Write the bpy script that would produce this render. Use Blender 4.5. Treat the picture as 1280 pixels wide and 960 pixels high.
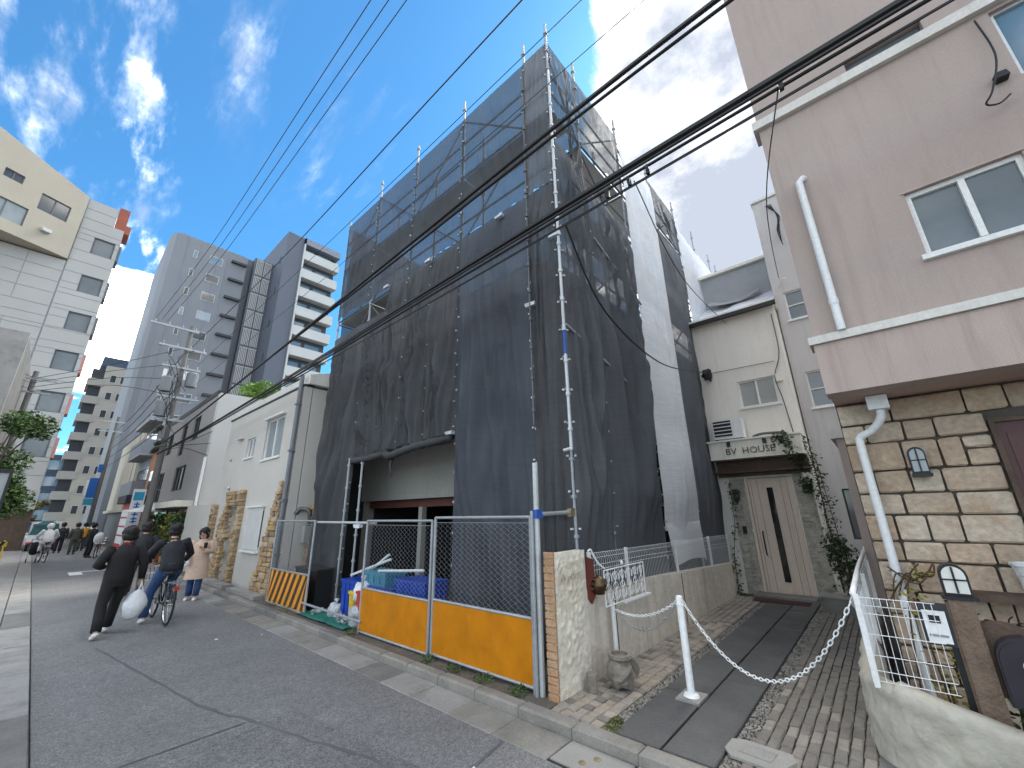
import bpy, math, random
from mathutils import Vector, Matrix, noise
R = math.radians
random.seed(7)
scene = bpy.context.scene
for o in list(bpy.data.objects): bpy.data.objects.remove(o)
COL = scene.collection

# ------------------------------------------------------------------ camera
H = 1.85
YAW, PITCH, ROLL, FPX = R(48.805), R(17.687), R(-1.0475), 502.8
cy_, sy_, cp_, sp_ = math.cos(YAW), math.sin(YAW), math.cos(PITCH), math.sin(PITCH)
FW = Vector((sy_*cp_, cy_*cp_, sp_)); RT0 = Vector((cy_, -sy_, 0)); UP0 = RT0.cross(FW)
RT = RT0*math.cos(ROLL) + UP0*math.sin(ROLL); UP = -RT0*math.sin(ROLL) + UP0*math.cos(ROLL)
cam = bpy.data.cameras.new('camera'); camo = bpy.data.objects.new('camera', cam); COL.objects.link(camo)
cam.sensor_width = 36; cam.lens = FPX/1280*36; cam.clip_start = 0.05; cam.clip_end = 2000
camo.matrix_world = Matrix(((RT.x, UP.x, -FW.x, 0), (RT.y, UP.y, -FW.y, 0), (RT.z, UP.z, -FW.z, H), (0, 0, 0, 1)))
scene.camera = camo
def ray(x, y): return FW + RT*((x-640)/FPX) - UP*((y-480)/FPX)

# ------------------------------------------------------------------ sky, sun, exposure
SUN_AZ, SUN_EL = R(80), R(50)
world = bpy.data.worlds.new('World'); scene.world = world; world.use_nodes = True
nt = world.node_tree; nt.nodes.clear()
def N(t, **k):
    n = nt.nodes.new(t)
    for a, b in k.items(): setattr(n, a, b)
    return n
out = N('ShaderNodeOutputWorld'); sky = N('ShaderNodeTexSky', sky_type='NISHITA', sun_disc=False)
sky.sun_elevation = SUN_EL; sky.sun_rotation = SUN_AZ; sky.air_density = 1.0; sky.dust_density = 0.3; sky.ozone_density = 2.5
tint = N('ShaderNodeMix', data_type='RGBA', blend_type='MULTIPLY'); tint.inputs[0].default_value = 1
tint.inputs[7].default_value = (0.170, 0.362, 0.440, 1)
nt.links.new(sky.outputs[0], tint.inputs[6])
bg = N('ShaderNodeBackground'); bg.inputs[1].default_value = 0.066
nt.links.new(tint.outputs[2], bg.inputs[0])
tc = N('ShaderNodeTexCoord'); sep = N('ShaderNodeSeparateXYZ'); nt.links.new(tc.outputs['Generated'], sep.inputs[0])
def M(op, a, b=None, c=None, clamp=False):
    n = N('ShaderNodeMath', operation=op, use_clamp=clamp)
    for i, v in enumerate((a, b, c)):
        if v is None: continue
        if isinstance(v, (int, float)): n.inputs[i].default_value = v
        else: nt.links.new(v, n.inputs[i])
    return n.outputs[0]
zc = M('ADD', M('MAXIMUM', sep.outputs[2], 0.0), 0.18)
px_ = M('DIVIDE', sep.outputs[0], zc); py_ = M('DIVIDE', sep.outputs[1], zc)
comb = N('ShaderNodeCombineXYZ'); nt.links.new(px_, comb.inputs[0]); nt.links.new(py_, comb.inputs[1])
def noi(scale, detail, off, rough=.55):
    mp = N('ShaderNodeMapping'); mp.inputs[1].default_value = off; nt.links.new(comb.outputs[0], mp.inputs[0])
    n = N('ShaderNodeTexNoise'); n.inputs['Scale'].default_value = scale; n.inputs['Detail'].default_value = detail; n.inputs['Roughness'].default_value = rough
    nt.links.new(mp.outputs[0], n.inputs['Vector']); return n.outputs[0]
n1 = noi(1.7, 8, (3.1, 1.7, 0), .58); n2 = noi(6.0, 9, (1.0, 5.0, 0), .66); n3 = noi(2.2, 4, (9, 2, 0))
acc = M('ADD', M('MULTIPLY', n1, 0.75), M('MULTIPLY', n2, 0.30))
def blob(px, py, rad, amp):
    d = ray(px, py).normalized()
    v = N('ShaderNodeVectorMath', operation='DOT_PRODUCT'); nt.links.new(tc.outputs['Generated'], v.inputs[0]); v.inputs[1].default_value = d
    m = N('ShaderNodeMapRange', interpolation_type='SMOOTHSTEP'); nt.links.new(v.outputs['Value'], m.inputs[0])
    m.inputs[1].default_value = math.cos(R(rad)); m.inputs[2].default_value = math.cos(R(rad*.25)); m.inputs[3].default_value = 0; m.inputs[4].default_value = amp
    return m.outputs[0]
for b in ((880, 70, 17, .42), (905, 235, 17, .40), (1010, -60, 20, .36), (850, 170, 9, .22), (150, 400, 6.0, .50), (160, 365, 5.0, .35), (95, 440, 5.0, .34),
          (350, 130, 36, -.24), (520, 120, 28, -.22), (700, 60, 9, -.2), (60, 330, 10, -.16), (250, 220, 14, -.2), (100, 140, 18, -.22), (440, 330, 20, -.2), (60, 60, 24, -.12), (230, 40, 18, -.14), (180, 520, 12, -.12), (930, 420, 12, .15)):
    acc = M('ADD', acc, blob(*b))
mk = N('ShaderNodeMapRange', interpolation_type='SMOOTHSTEP'); nt.links.new(acc, mk.inputs[0]); mk.inputs[1].default_value = .455; mk.inputs[2].default_value = .60
# thin wisps: stretched noise, only where the photograph shows them
mpw = N('ShaderNodeMapping'); mpw.inputs[1].default_value = (2, 7, 0); mpw.inputs[2].default_value = (0, 0, R(35)); mpw.inputs[3].default_value = (9, 2.6, 1); nt.links.new(comb.outputs[0], mpw.inputs[0])
nw = N('ShaderNodeTexNoise'); nw.inputs['Scale'].default_value = 1.6; nw.inputs['Detail'].default_value = 9; nw.inputs['Roughness'].default_value = .60; nt.links.new(mpw.outputs[0], nw.inputs['Vector'])
wm = None
for b in ((60, 40, 13, .9), (235, 15, 10, .9), (130, 232, 7, .8), (150, 300, 6, .7), (330, 35, 5, .6), (420, 180, 12, .25), (30, 120, 8, .5)): wm = blob(*b) if wm is None else M('MAXIMUM', wm, blob(*b))
ws = N('ShaderNodeMapRange', interpolation_type='SMOOTHSTEP'); nt.links.new(nw.outputs[0], ws.inputs[0]); ws.inputs[1].default_value = .47; ws.inputs[2].default_value = .80
wisp = M('MULTIPLY', M('MULTIPLY', wm, ws.outputs[0]), .50)
cr = N('ShaderNodeValToRGB'); shade = M('ADD', M('MULTIPLY', n3, .5), M('MULTIPLY', n2, .5))
for b in ((830, 40, 9, .03), (880, 190, 21, -.03), (905, 300, 10, -.13), (880, 330, 7, -.08), (150, 390, 12, .10)): shade = M('ADD', shade, blob(*b))
nt.links.new(shade, cr.inputs[0])
cr.color_ramp.elements[0].position = .36; cr.color_ramp.elements[0].color = (.040, .044, .052, 1)
cr.color_ramp.elements[1].position = .68; cr.color_ramp.elements[1].color = (1.45, 1.38, 1.28, 1)
e_ = cr.color_ramp.elements.new(.47); e_.color = (.076, .078, .082, 1); e_ = cr.color_ramp.elements.new(.55); e_.color = (.24, .24, .235, 1)
bg2 = N('ShaderNodeBackground'); nt.links.new(cr.outputs[0], bg2.inputs[0]); bg2.inputs[1].default_value = 1.9
mix = N('ShaderNodeMixShader'); nt.links.new(M('MAXIMUM', mk.outputs[0], wisp), mix.inputs[0]); nt.links.new(bg.outputs[0], mix.inputs[1]); nt.links.new(bg2.outputs[0], mix.inputs[2])
nt.links.new(mix.outputs[0], out.inputs[0])
sun = bpy.data.lights.new('sun', 'SUN'); suno = bpy.data.objects.new('sun', sun); COL.objects.link(suno)
sun.energy = 0.5; sun.angle = R(25); sun.color = (1, .95, .87)
sd = Vector((math.sin(SUN_AZ)*math.cos(SUN_EL), math.cos(SUN_AZ)*math.cos(SUN_EL), math.sin(SUN_EL)))
suno.rotation_euler = sd.to_track_quat('Z', 'Y').to_euler()
scene.render.engine = 'CYCLES'
vs = scene.view_settings; vs.view_transform = 'Standard'; vs.look = 'None'; vs.gamma = 1; vs.exposure = 3.1; vs.use_curve_mapping = False
scene.cycles.transparent_max_bounces = 24; scene.cycles.max_bounces = 8

# ------------------------------------------------------------------ materials
MATS = {}
def mat(name, rgb, rough=.75, var=.12, scale=2.0, bump=0., bscale=30., metal=0., dirt=None, dirt_amt=.5, streak=False, fine=.05, spec=.4, emit=0., coat=0., speck=0.):
    if name in MATS: return MATS[name]
    m = bpy.data.materials.new(name); m.use_nodes = True; t = m.node_tree; b = t.nodes['Principled BSDF']
    def nn(ty, **k):
        n = t.nodes.new(ty)
        for a, v in k.items(): setattr(n, a, v)
        return n
    geo = nn('ShaderNodeNewGeometry'); oi = nn('ShaderNodeObjectInfo')
    n1 = nn('ShaderNodeTexNoise'); n1.inputs['Scale'].default_value = scale; n1.inputs['Detail'].default_value = 6; n1.inputs['Roughness'].default_value = .65
    t.links.new(geo.outputs['Position'], n1.inputs['Vector'])
    n2 = nn('ShaderNodeTexNoise'); n2.inputs['Scale'].default_value = bscale; n2.inputs['Detail'].default_value = 4
    t.links.new(geo.outputs['Position'], n2.inputs['Vector'])
    mr = nn('ShaderNodeMapRange'); mr.inputs[1].default_value = .3; mr.inputs[2].default_value = .7; mr.inputs[3].default_value = 1-var; mr.inputs[4].default_value = 1+var
    t.links.new(n1.outputs[0], mr.inputs[0])
    mr2 = nn('ShaderNodeMapRange'); mr2.inputs[1].default_value = .25; mr2.inputs[2].default_value = .75; mr2.inputs[3].default_value = 1-fine*2; mr2.inputs[4].default_value = 1+fine*2
    t.links.new(n2.outputs[0], mr2.inputs[0])
    mu = nn('ShaderNodeMath', operation='MULTIPLY'); t.links.new(mr.outputs[0], mu.inputs[0]); t.links.new(mr2.outputs[0], mu.inputs[1])
    sc = nn('ShaderNodeVectorMath', operation='SCALE'); sc.inputs[0].default_value = rgb[:3]; t.links.new(mu.outputs[0], sc.inputs['Scale'])
    colr = sc.outputs[0]
    if dirt:
        n3 = nn('ShaderNodeTexNoise'); n3.inputs['Scale'].default_value = 1.0; n3.inputs['Detail'].default_value = 7; n3.inputs['Roughness'].default_value = .7
        mp = nn('ShaderNodeMapping'); mp.inputs[3].default_value = (7, 7, .5) if streak else (2.3, 2.3, 2.3); t.links.new(geo.outputs['Position'], mp.inputs[0]); t.links.new(mp.outputs[0], n3.inputs['Vector'])
        m3 = nn('ShaderNodeMapRange'); m3.inputs[1].default_value = .5; m3.inputs[2].default_value = .75; m3.inputs[3].default_value = 0; m3.inputs[4].default_value = dirt_amt
        t.links.new(n3.outputs[0], m3.inputs[0])
        mx = nn('ShaderNodeMix', data_type='RGBA'); t.links.new(m3.outputs[0], mx.inputs[0]); t.links.new(colr, mx.inputs[6]); mx.inputs[7].default_value = (*dirt, 1); colr = mx.outputs[2]
    if speck:
        n5 = nn('ShaderNodeTexVoronoi'); n5.inputs['Scale'].default_value = 95; t.links.new(geo.outputs['Position'], n5.inputs['Vector'])
        n6 = nn('ShaderNodeTexNoise'); n6.inputs['Scale'].default_value = 14; n6.inputs['Detail'].default_value = 8; n6.inputs['Roughness'].default_value = .8; t.links.new(geo.outputs['Position'], n6.inputs['Vector'])
        s5 = nn('ShaderNodeSeparateXYZ'); t.links.new(n5.outputs['Color'], s5.inputs[0])
        m5 = nn('ShaderNodeMapRange'); m5.inputs[1].default_value = 0; m5.inputs[2].default_value = 1; m5.inputs[3].default_value = 1-speck; m5.inputs[4].default_value = 1+speck; t.links.new(s5.outputs[0], m5.inputs[0])
        m6 = nn('ShaderNodeMapRange'); m6.inputs[1].default_value = .35; m6.inputs[2].default_value = .65; m6.inputs[3].default_value = 1-speck*.6; m6.inputs[4].default_value = 1+speck*.6; t.links.new(n6.outputs[0], m6.inputs[0])
        mm = nn('ShaderNodeMath', operation='MULTIPLY'); t.links.new(m5.outputs[0], mm.inputs[0]); t.links.new(m6.outputs[0], mm.inputs[1])
        s6 = nn('ShaderNodeVectorMath', operation='SCALE'); t.links.new(colr, s6.inputs[0]); t.links.new(mm.outputs[0], s6.inputs['Scale']); colr = s6.outputs[0]
    t.links.new(colr, b.inputs['Base Color'])
    b.inputs['Roughness'].default_value = rough; b.inputs['Metallic'].default_value = metal; b.inputs['Specular IOR Level'].default_value = spec
    if coat: b.inputs['Coat Weight'].default_value = coat
    if emit: b.inputs['Emission Color'].default_value = (*rgb[:3], 1); b.inputs['Emission Strength'].default_value = emit
    if bump:
        bp = nn('ShaderNodeBump'); bp.inputs['Strength'].default_value = min(1, bump); bp.inputs['Distance'].default_value = .02 if bscale < 60 else .006
        t.links.new(n2.outputs[0], bp.inputs['Height']); t.links.new(bp.outputs[0], b.inputs['Normal'])
    MATS[name] = m; return m
def sheet_mat(name, rgb, alpha, transl, streak_amt=.13):
    m = bpy.data.materials.new(name); m.use_nodes = True; t = m.node_tree; t.nodes.clear()
    L = t.links.new
    o = t.nodes.new('ShaderNodeOutputMaterial'); geo = t.nodes.new('ShaderNodeNewGeometry')
    n1 = t.nodes.new('ShaderNodeTexNoise'); n1.inputs['Scale'].default_value = 1.3; n1.inputs['Detail'].default_value = 6
    L(geo.outputs['Position'], n1.inputs['Vector'])
    mr = t.nodes.new('ShaderNodeMapRange'); mr.inputs[1].default_value = .3; mr.inputs[2].default_value = .7; mr.inputs[3].default_value = 1-streak_amt; mr.inputs[4].default_value = 1+streak_amt; L(n1.outputs[0], mr.inputs[0])
    # warp and weft of the net, seen as faint lines
    sepn = t.nodes.new('ShaderNodeSeparateXYZ'); L(geo.outputs['Position'], sepn.inputs[0])
    w = t.nodes.new('ShaderNodeTexNoise'); w.inputs['Scale'].default_value = 1; mp = t.nodes.new('ShaderNodeMapping'); mp.inputs[3].default_value = (3, 3, 45); L(geo.outputs['Position'], mp.inputs[0]); L(mp.outputs[0], w.inputs['Vector'])
    mr2 = t.nodes.new('ShaderNodeMapRange'); mr2.inputs[1].default_value = .3; mr2.inputs[2].default_value = .7; mr2.inputs[3].default_value = .94; mr2.inputs[4].default_value = 1.06; L(w.outputs[0], mr2.inputs[0])
    mu = t.nodes.new('ShaderNodeMath'); mu.operation = 'MULTIPLY'; L(mr.outputs[0], mu.inputs[0]); L(mr2.outputs[0], mu.inputs[1])
    sc = t.nodes.new('ShaderNodeVectorMath'); sc.operation = 'SCALE'; sc.inputs[0].default_value = rgb; L(mu.outputs[0], sc.inputs['Scale'])
    d = t.nodes.new('ShaderNodeBsdfPrincipled'); L(sc.outputs[0], d.inputs['Base Color']); d.inputs['Roughness'].default_value = .55; d.inputs['Specular IOR Level'].default_value = .12
    tr = t.nodes.new('ShaderNodeBsdfTranslucent'); L(sc.outputs[0], tr.inputs[0])
    m1 = t.nodes.new('ShaderNodeMixShader'); m1.inputs[0].default_value = transl; L(d.outputs[0], m1.inputs[1]); L(tr.outputs[0], m1.inputs[2])
    tp = t.nodes.new('ShaderNodeBsdfTransparent'); m2 = t.nodes.new('ShaderNodeMixShader'); m2.inputs[0].default_value = alpha
    L(tp.outputs[0], m2.inputs[1]); L(m1.outputs[0], m2.inputs[2]); L(m2.outputs[0], o.inputs[0])
    MATS[name] = m; return m
def glass_mat(name, rgb, rough=.06, var=.2):
    return mat(name, rgb, rough, var, .8, spec=.7, fine=0)

# ------------------------------------------------------------------ mesh helpers
class MB:
    def __init__(s): s.v = []; s.f = []
    def quad(s, a, b, c, d): n = len(s.v); s.v += [tuple(a), tuple(b), tuple(c), tuple(d)]; s.f.append((n, n+1, n+2, n+3)); return s
    def hexa(s, p):   # 8 points: bottom 4 ccw, top 4 ccw
        n = len(s.v); s.v += [tuple(q) for q in p]
        s.f += [tuple(n+i for i in q) for q in ((3, 2, 1, 0), (4, 5, 6, 7), (0, 1, 5, 4), (1, 2, 6, 5), (2, 3, 7, 6), (3, 0, 4, 7))]; return s
    def box(s, x0, y0, z0, x1, y1, z1, j=0):
        p = [(x0, y0, z0), (x1, y0, z0), (x1, y1, z0), (x0, y1, z0), (x0, y0, z1), (x1, y0, z1), (x1, y1, z1), (x0, y1, z1)]
        if j: p = [tuple(c+random.uniform(-j, j) for c in q) for q in p]
        return s.hexa(p)
    def tube(s, pts, r, n=6, cap=True):
        pts = [Vector(p) for p in pts]; rs = r if isinstance(r, (list, tuple)) else [r]*len(pts)
        base = len(s.v); prev = None
        for i, p in enumerate(pts):
            d = (pts[min(i+1, len(pts)-1)]-pts[max(i-1, 0)])
            if d.length < 1e-9: d = Vector((0, 0, 1))
            d.normalize()
            if prev is None:
                a = d.cross(Vector((0, 0, 1)));
                if a.length < .05: a = d.cross(Vector((1, 0, 0)))
            else: a = prev-d*prev.dot(d)
            a.normalize(); prev = a; b = d.cross(a)
            for k in range(n):
                t = 2*math.pi*k/n; q = p+(a*math.cos(t)+b*math.sin(t))*rs[i]; s.v.append(tuple(q))
        for i in range(len(pts)-1):
            for k in range(n):
                k2 = (k+1) % n; s.f.append((base+i*n+k, base+i*n+k2, base+(i+1)*n+k2, base+(i+1)*n+k))
        if cap:
            s.f.append(tuple(base+k for k in range(n))[::-1]); s.f.append(tuple(base+(len(pts)-1)*n+k for k in range(n)))
        return s
    def lathe(s, c, prof, n=16, axis='z', arc=2*math.pi):
        base = len(s.v); c = Vector(c)
        for (r, h) in prof:
            for k in range(n):
                t = arc*k/n; x, y = r*math.cos(t), r*math.sin(t)
                q = (x, y, h) if axis == 'z' else ((h, x, y) if axis == 'x' else (x, h, y))
                s.v.append(tuple(c+Vector(q)))
        for i in range(len(prof)-1):
            for k in range(n):
                k2 = (k+1) % n; s.f.append((base+i*n+k, base+i*n+k2, base+(i+1)*n+k2, base+(i+1)*n+k))
        s.f.append(tuple(base+k for k in range(n))[::-1]); s.f.append(tuple(base+(len(prof)-1)*n+k for k in range(n)))
        return s
    def prism(s, poly, d):  # poly: list of 3d pts, d: extrusion vector
        n = len(poly); b = len(s.v); d = Vector(d); s.v += [tuple(p) for p in poly]; s.v += [tuple(Vector(p)+d) for p in poly]
        s.f.append(tuple(b+i for i in range(n))); s.f.append(tuple(b+n+i for i in range(n))[::-1])
        for i in range(n): j = (i+1) % n; s.f.append((b+i, b+n+i, b+n+j, b+j))
        return s
    def grid(s, fn, nu, nv):
        b = len(s.v)
        for j in range(nv+1):
            for i in range(nu+1): s.v.append(tuple(fn(i/nu, j/nv)))
        for j in range(nv):
            for i in range(nu): a = b+j*(nu+1)+i; s.f.append((a, a+1, a+nu+2, a+nu+1))
        return s
    def blob(s, c, rx, ry, rz, n=10, m=7, jit=.0, seed=0):
        b = len(s.v); c = Vector(c)
        for j in range(m+1):
            ph = math.pi*j/m-math.pi/2
            for i in range(n):
                th = 2*math.pi*i/n; d = Vector((math.cos(ph)*math.cos(th), math.cos(ph)*math.sin(th), math.sin(ph)))
                k = 1+jit*noise.noise(d*1.8+Vector((seed, seed*.7, 0)))
                s.v.append(tuple(c+Vector((d.x*rx*k, d.y*ry*k, d.z*rz*k))))
        for j in range(m):
            for i in range(n): i2 = (i+1) % n; s.f.append((b+j*n+i, b+j*n+i2, b+(j+1)*n+i2, b+(j+1)*n+i))
        return s
    def mesh(s, name, off=(0, 0, 0), smooth=False):
        me = bpy.data.meshes.new(name); o = Vector(off)
        me.from_pydata([tuple(Vector(q)-o) for q in s.v], [], s.f); me.update()
        if smooth:
            for p in me.polygons: p.use_smooth = True
        return me
ORG = {}
def tag(o, label=None, cat=None, group=None, kind=None):
    if label: o['label'] = label
    if cat: o['category'] = cat
    if group: o['group'] = group
    if kind: o['kind'] = kind
    return o
def link_obj(name, me, m, parent=None, org=(0, 0, 0)):
    o = bpy.data.objects.new(name, me)
    if m is not None:
        me.materials.clear(); me.materials.append(MATS[m] if isinstance(m, str) else m)
    COL.objects.link(o)
    if parent: o.parent = parent
    ORG[o.name] = Vector(org); return o
def build(mb, name, m, parent=None, smooth=False, auto=False, label=None, kind=None, org=None):
    """mb in world coords; top-level meshes get an origin at their base"""
    if parent is not None: off = ORG[parent.name]
    elif org is not None: off = Vector(org)
    else:
        xs = [q[0] for q in mb.v]; ys = [q[1] for q in mb.v]; zs = [q[2] for q in mb.v]
        off = Vector(((min(xs)+max(xs))/2, (min(ys)+max(ys))/2, min(zs)))
    me = mb.mesh(name, off, smooth)
    if auto:
        for p in me.polygons: p.use_smooth = True
        me.set_sharp_from_angle(angle=R(35))
    o = link_obj(name, me, m, parent, off)
    if parent is None: o.location = off
    if label: o['label'] = label
    if kind: o['kind'] = kind
    return o
def thing(name, label, cat, loc=(0, 0, 0), group=None):
    o = bpy.data.objects.new(name, None); COL.objects.link(o); o.location = loc; o.empty_display_size = .2
    ORG[o.name] = Vector(loc); return tag(o, label, cat, group)
def structure(mb, name, m, **k):
    o = build(mb, name, m, **k); o['kind'] = 'structure'; return o
def struct_root(name):
    o = bpy.data.objects.new(name, None); COL.objects.link(o); ORG[o.name] = Vector((0, 0, 0)); o['kind'] = 'structure'; return o
def piece(name, me, loc, parent, rot=None, scale=None):
    """share mesh data between alike pieces"""
    o = bpy.data.objects.new(name, me); COL.objects.link(o); o.parent = parent; o.location = Vector(loc)-ORG[parent.name]
    if rot: o.rotation_euler = rot
    if scale: o.scale = scale
    return o
def stone_mesh(name, lx, ly, lz, m, ch=.012, j=.006, seed=0):
    """unit block with chamfered edges, centre origin, sizes in metres"""
    rnd = random.Random(seed); v = []; f = []
    for sz in (-1, 1):
        for k, (a, b) in enumerate(((-1, -1), (1, -1), (1, 1), (-1, 1))):
            v.append((a*lx/2, b*ly/2, sz*(lz/2-ch)))
    for sz in (-1, 1):
        for k, (a, b) in enumerate(((-1, -1), (1, -1), (1, 1), (-1, 1))):
            v.append((a*(lx/2-ch), b*(ly/2-ch), sz*lz/2))
    v = [tuple(c+rnd.uniform(-j, j) for c in q) for q in v]
    f = [(0, 1, 5, 4), (1, 2, 6, 5), (2, 3, 7, 6), (3, 0, 4, 7), (4, 5, 13, 12), (5, 6, 14, 13), (6, 7, 15, 14), (7, 4, 12, 15), (12, 13, 14, 15),
         (1, 0, 8, 9), (2, 1, 9, 10), (3, 2, 10, 11), (0, 3, 11, 8), (11, 10, 9, 8)]
    me = bpy.data.meshes.new(name); me.from_pydata(v, [], f); me.update(); me.materials.append(MATS[m]); return me
class Face:
    """a vertical facade: u along, n outward"""
    def __init__(s, o, U, Nn): s.o = Vector(o); s.U = Vector(U); s.N = Vector(Nn)
    def p(s, u, z, n=0): return s.o+s.U*u+Vector((0, 0, z))+s.N*n
    def box(s, mb, u0, u1, z0, z1, n0, n1):
        return mb.hexa([s.p(u0, z0, n0), s.p(u1, z0, n0), s.p(u1, z0, n1), s.p(u0, z0, n1), s.p(u0, z1, n0), s.p(u1, z1, n0), s.p(u1, z1, n1), s.p(u0, z1, n1)])
    def wall(s, mb, u0, u1, z0, z1, holes, th=.2):
        us = sorted({u0, u1, *[h[0] for h in holes], *[h[1] for h in holes]}); zs = sorted({z0, z1, *[h[2] for h in holes], *[h[3] for h in holes]})
        us = [u for u in us if u0-1e-6 <= u <= u1+1e-6]; zs = [z for z in zs if z0-1e-6 <= z <= z1+1e-6]
        def solid(i, k):
            if i < 0 or k < 0 or i >= len(us)-1 or k >= len(zs)-1: return False
            cu, cz = (us[i]+us[i+1])/2, (zs[k]+zs[k+1])/2
            return not any(h[0] < cu < h[1] and h[2] < cz < h[3] for h in holes)
        for i in range(len(us)-1):
            for k in range(len(zs)-1):
                if not solid(i, k): continue
                a, b, c, d = us[i], us[i+1], zs[k], zs[k+1]
                mb.quad(s.p(a, c), s.p(b, c), s.p(b, d), s.p(a, d)); mb.quad(s.p(a, d, -th), s.p(b, d, -th), s.p(b, c, -th), s.p(a, c, -th))
                if not solid(i-1, k): mb.quad(s.p(a, c, -th), s.p(a, c), s.p(a, d), s.p(a, d, -th))
                if not solid(i+1, k): mb.quad(s.p(b, c), s.p(b, c, -th), s.p(b, d, -th), s.p(b, d))
                if not solid(i, k-1): mb.quad(s.p(a, c, -th), s.p(b, c, -th), s.p(b, c), s.p(a, c))
                if not solid(i, k+1): mb.quad(s.p(a, d), s.p(b, d), s.p(b, d, -th), s.p(a, d, -th))
        return mb
    def window(s, parent, u0, u1, z0, z1, frame='alu', glass='glass_dark', n=2, rec=.07, fw=.04, sill=None, hz=0, name='window'):
        """frame + panes inside a hole, real depth"""
        mb = MB(); d0, d1 = -rec-.05, -rec+.012
        s.box(mb, u0, u0+fw, z0, z1, d0, d1); s.box(mb, u1-fw, u1, z0, z1, d0, d1)
        s.box(mb, u0+fw, u1-fw, z0, z0+fw, d0, d1); s.box(mb, u0+fw, u1-fw, z1-fw, z1, d0, d1)
        w = (u1-u0-2*fw)/n
        for i in range(1, n): c = u0+fw+w*i; s.box(mb, c-fw*.55, c+fw*.55, z0+fw, z1-fw, d0+.01, d1+.012)
        for i in range(hz): zz = z0+(z1-z0)*(i+1)/(hz+1); s.box(mb, u0+fw, u1-fw, zz-fw*.4, zz+fw*.4, d0+.012, d1+.004)
        o = build(mb, name, frame, parent)
        for i in range(n):
            g = MB(); a = u0+fw+w*i; k = .012 if i % 2 else 0
            s.box(g, a+.002, a+w-.002, z0+fw*.9, z1-fw*.9, -rec-.034+k, -rec-.022+k); build(g, 'pane', glass, o)
        if sill:
            g = MB(); s.box(g, u0-.04, u1+.04, z0-.05, z0-.002, -rec, .05); build(g, 'sill', sill, o)
        return o
def text_mesh(txt, size, depth):
    c = bpy.data.curves.new('txt', 'FONT'); c.body = txt; c.size = size; c.extrude = depth; c.align_x = 'CENTER'; c.resolution_u = 2
    o = bpy.data.objects.new('txt', c); COL.objects.link(o)
    me = bpy.data.meshes.new_from_object(o.evaluated_get(bpy.context.evaluated_depsgraph_get())); bpy.data.objects.remove(o); return me
def lettering(name, txt, size, depth, m, parent, pos, U, Nn):
    me = text_mesh(txt, size, depth); U = Vector(U); Nn = Vector(Nn); Z = Nn.cross(U)
    me.transform(Matrix(((U.x, Z.x, Nn.x, 0), (U.y, Z.y, Nn.y, 0), (U.z, Z.z, Nn.z, 0), (0, 0, 0, 1))))
    o = link_obj(name, me, m, parent, ORG[parent.name]); o.location = Vector(pos)-ORG[parent.name]; return o
def leaves(mb, centers, n, spread, size, seed=1, flat=1.0):
    rnd = random.Random(seed)
    for _ in range(n):
        c, r = centers[rnd.randrange(len(centers))]
        d = Vector((rnd.gauss(0, 1), rnd.gauss(0, 1), rnd.gauss(0, 1))); d.normalize(); d *= r*rnd.random()**.4
        p = Vector(c)+Vector((d.x, d.y, d.z*flat)); s = size*rnd.uniform(.6, 1.4)
        a = Vector((rnd.gauss(0, 1), rnd.gauss(0, 1), rnd.gauss(0, .6))).normalized(); b = a.cross(Vector((rnd.gauss(0, 1), rnd.gauss(0, 1), rnd.gauss(0, 1)))).normalized()
        mb.quad(p-a*s, p-b*s*.5, p+a*s, p+b*s*.5)
    return mb
def spline(pts, n=8):
    pts = [Vector(p) for p in pts]; o = []
    for i in range(len(pts)-1):
        p0, p1, p2, p3 = pts[max(i-1, 0)], pts[i], pts[i+1], pts[min(i+2, len(pts)-1)]
        for k in range(n):
            t = k/n; o.append(.5*((2*p1)+(p2-p0)*t+(2*p0-5*p1+4*p2-p3)*t*t+(-p0+3*p1-3*p2+p3)*t*t*t))
    o.append(pts[-1]); return o
# ------------------------------------------------------------------ palette
mat('asphalt', (.18, .178, .176), .85, .14, .7, .8, 160, dirt=(.14, .139, .138), dirt_amt=.6, fine=.24, speck=.34)
mat('tar', (.115, .115, .116), .8, .2, 3, .3, 60)
mat('concrete', (.27, .26, .245), .9, .16, 1.7, .5, 60, dirt=(.13, .125, .11), dirt_amt=.7, fine=.08)
mat('concrete_dark', (.17, .165, .155), .9, .2, 1.7, .5, 60, dirt=(.08, .08, .07), dirt_amt=.7, fine=.08)
mat('pavement_light', (.28, .272, .25), .9, .14, 1.3, .4, 70, dirt=(.22, .21, .19), dirt_amt=.6)
mat('kerbstone', (.24, .225, .20), .9, .2, 2.5, .5, 50, dirt=(.11, .12, .08), dirt_amt=.6)
mat('soil', (.12, .105, .085), .95, .3, 3, .8, 40)
mat('road_paint', (.72, .72, .70), .7, .1, 6, dirt=(.3, .3, .3), dirt_amt=.5)
mat('slab', (.078, .078, .078), .7, .22, 1.6, .4, 45, dirt=(.14, .135, .125), dirt_amt=.5, fine=.1)
mat('sett_a', (.30, .26, .21), .85, .2, 5, .5, 60, dirt=(.15, .14, .12), dirt_amt=.6)
mat('sett_b', (.175, .16, .14), .85, .2, 5, .5, 60, dirt=(.12, .115, .1), dirt_amt=.6)
mat('sett_c', (.265, .235, .205), .85, .2, 5, .5, 60, dirt=(.14, .13, .115), dirt_amt=.6)
mat('pebble', (.23, .215, .19), .7, .35, 9, 0)
mat('joint', (.065, .063, .05), .95, .3, 4, .5, 60)
mat('moss', (.10, .12, .03), .95, .3, 8, .6, 60)
mat('cream_wall', (.48, .455, .42), .85, .06, .7, .15, 60, dirt=(.42, .40, .36), dirt_amt=.3, streak=True)
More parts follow.
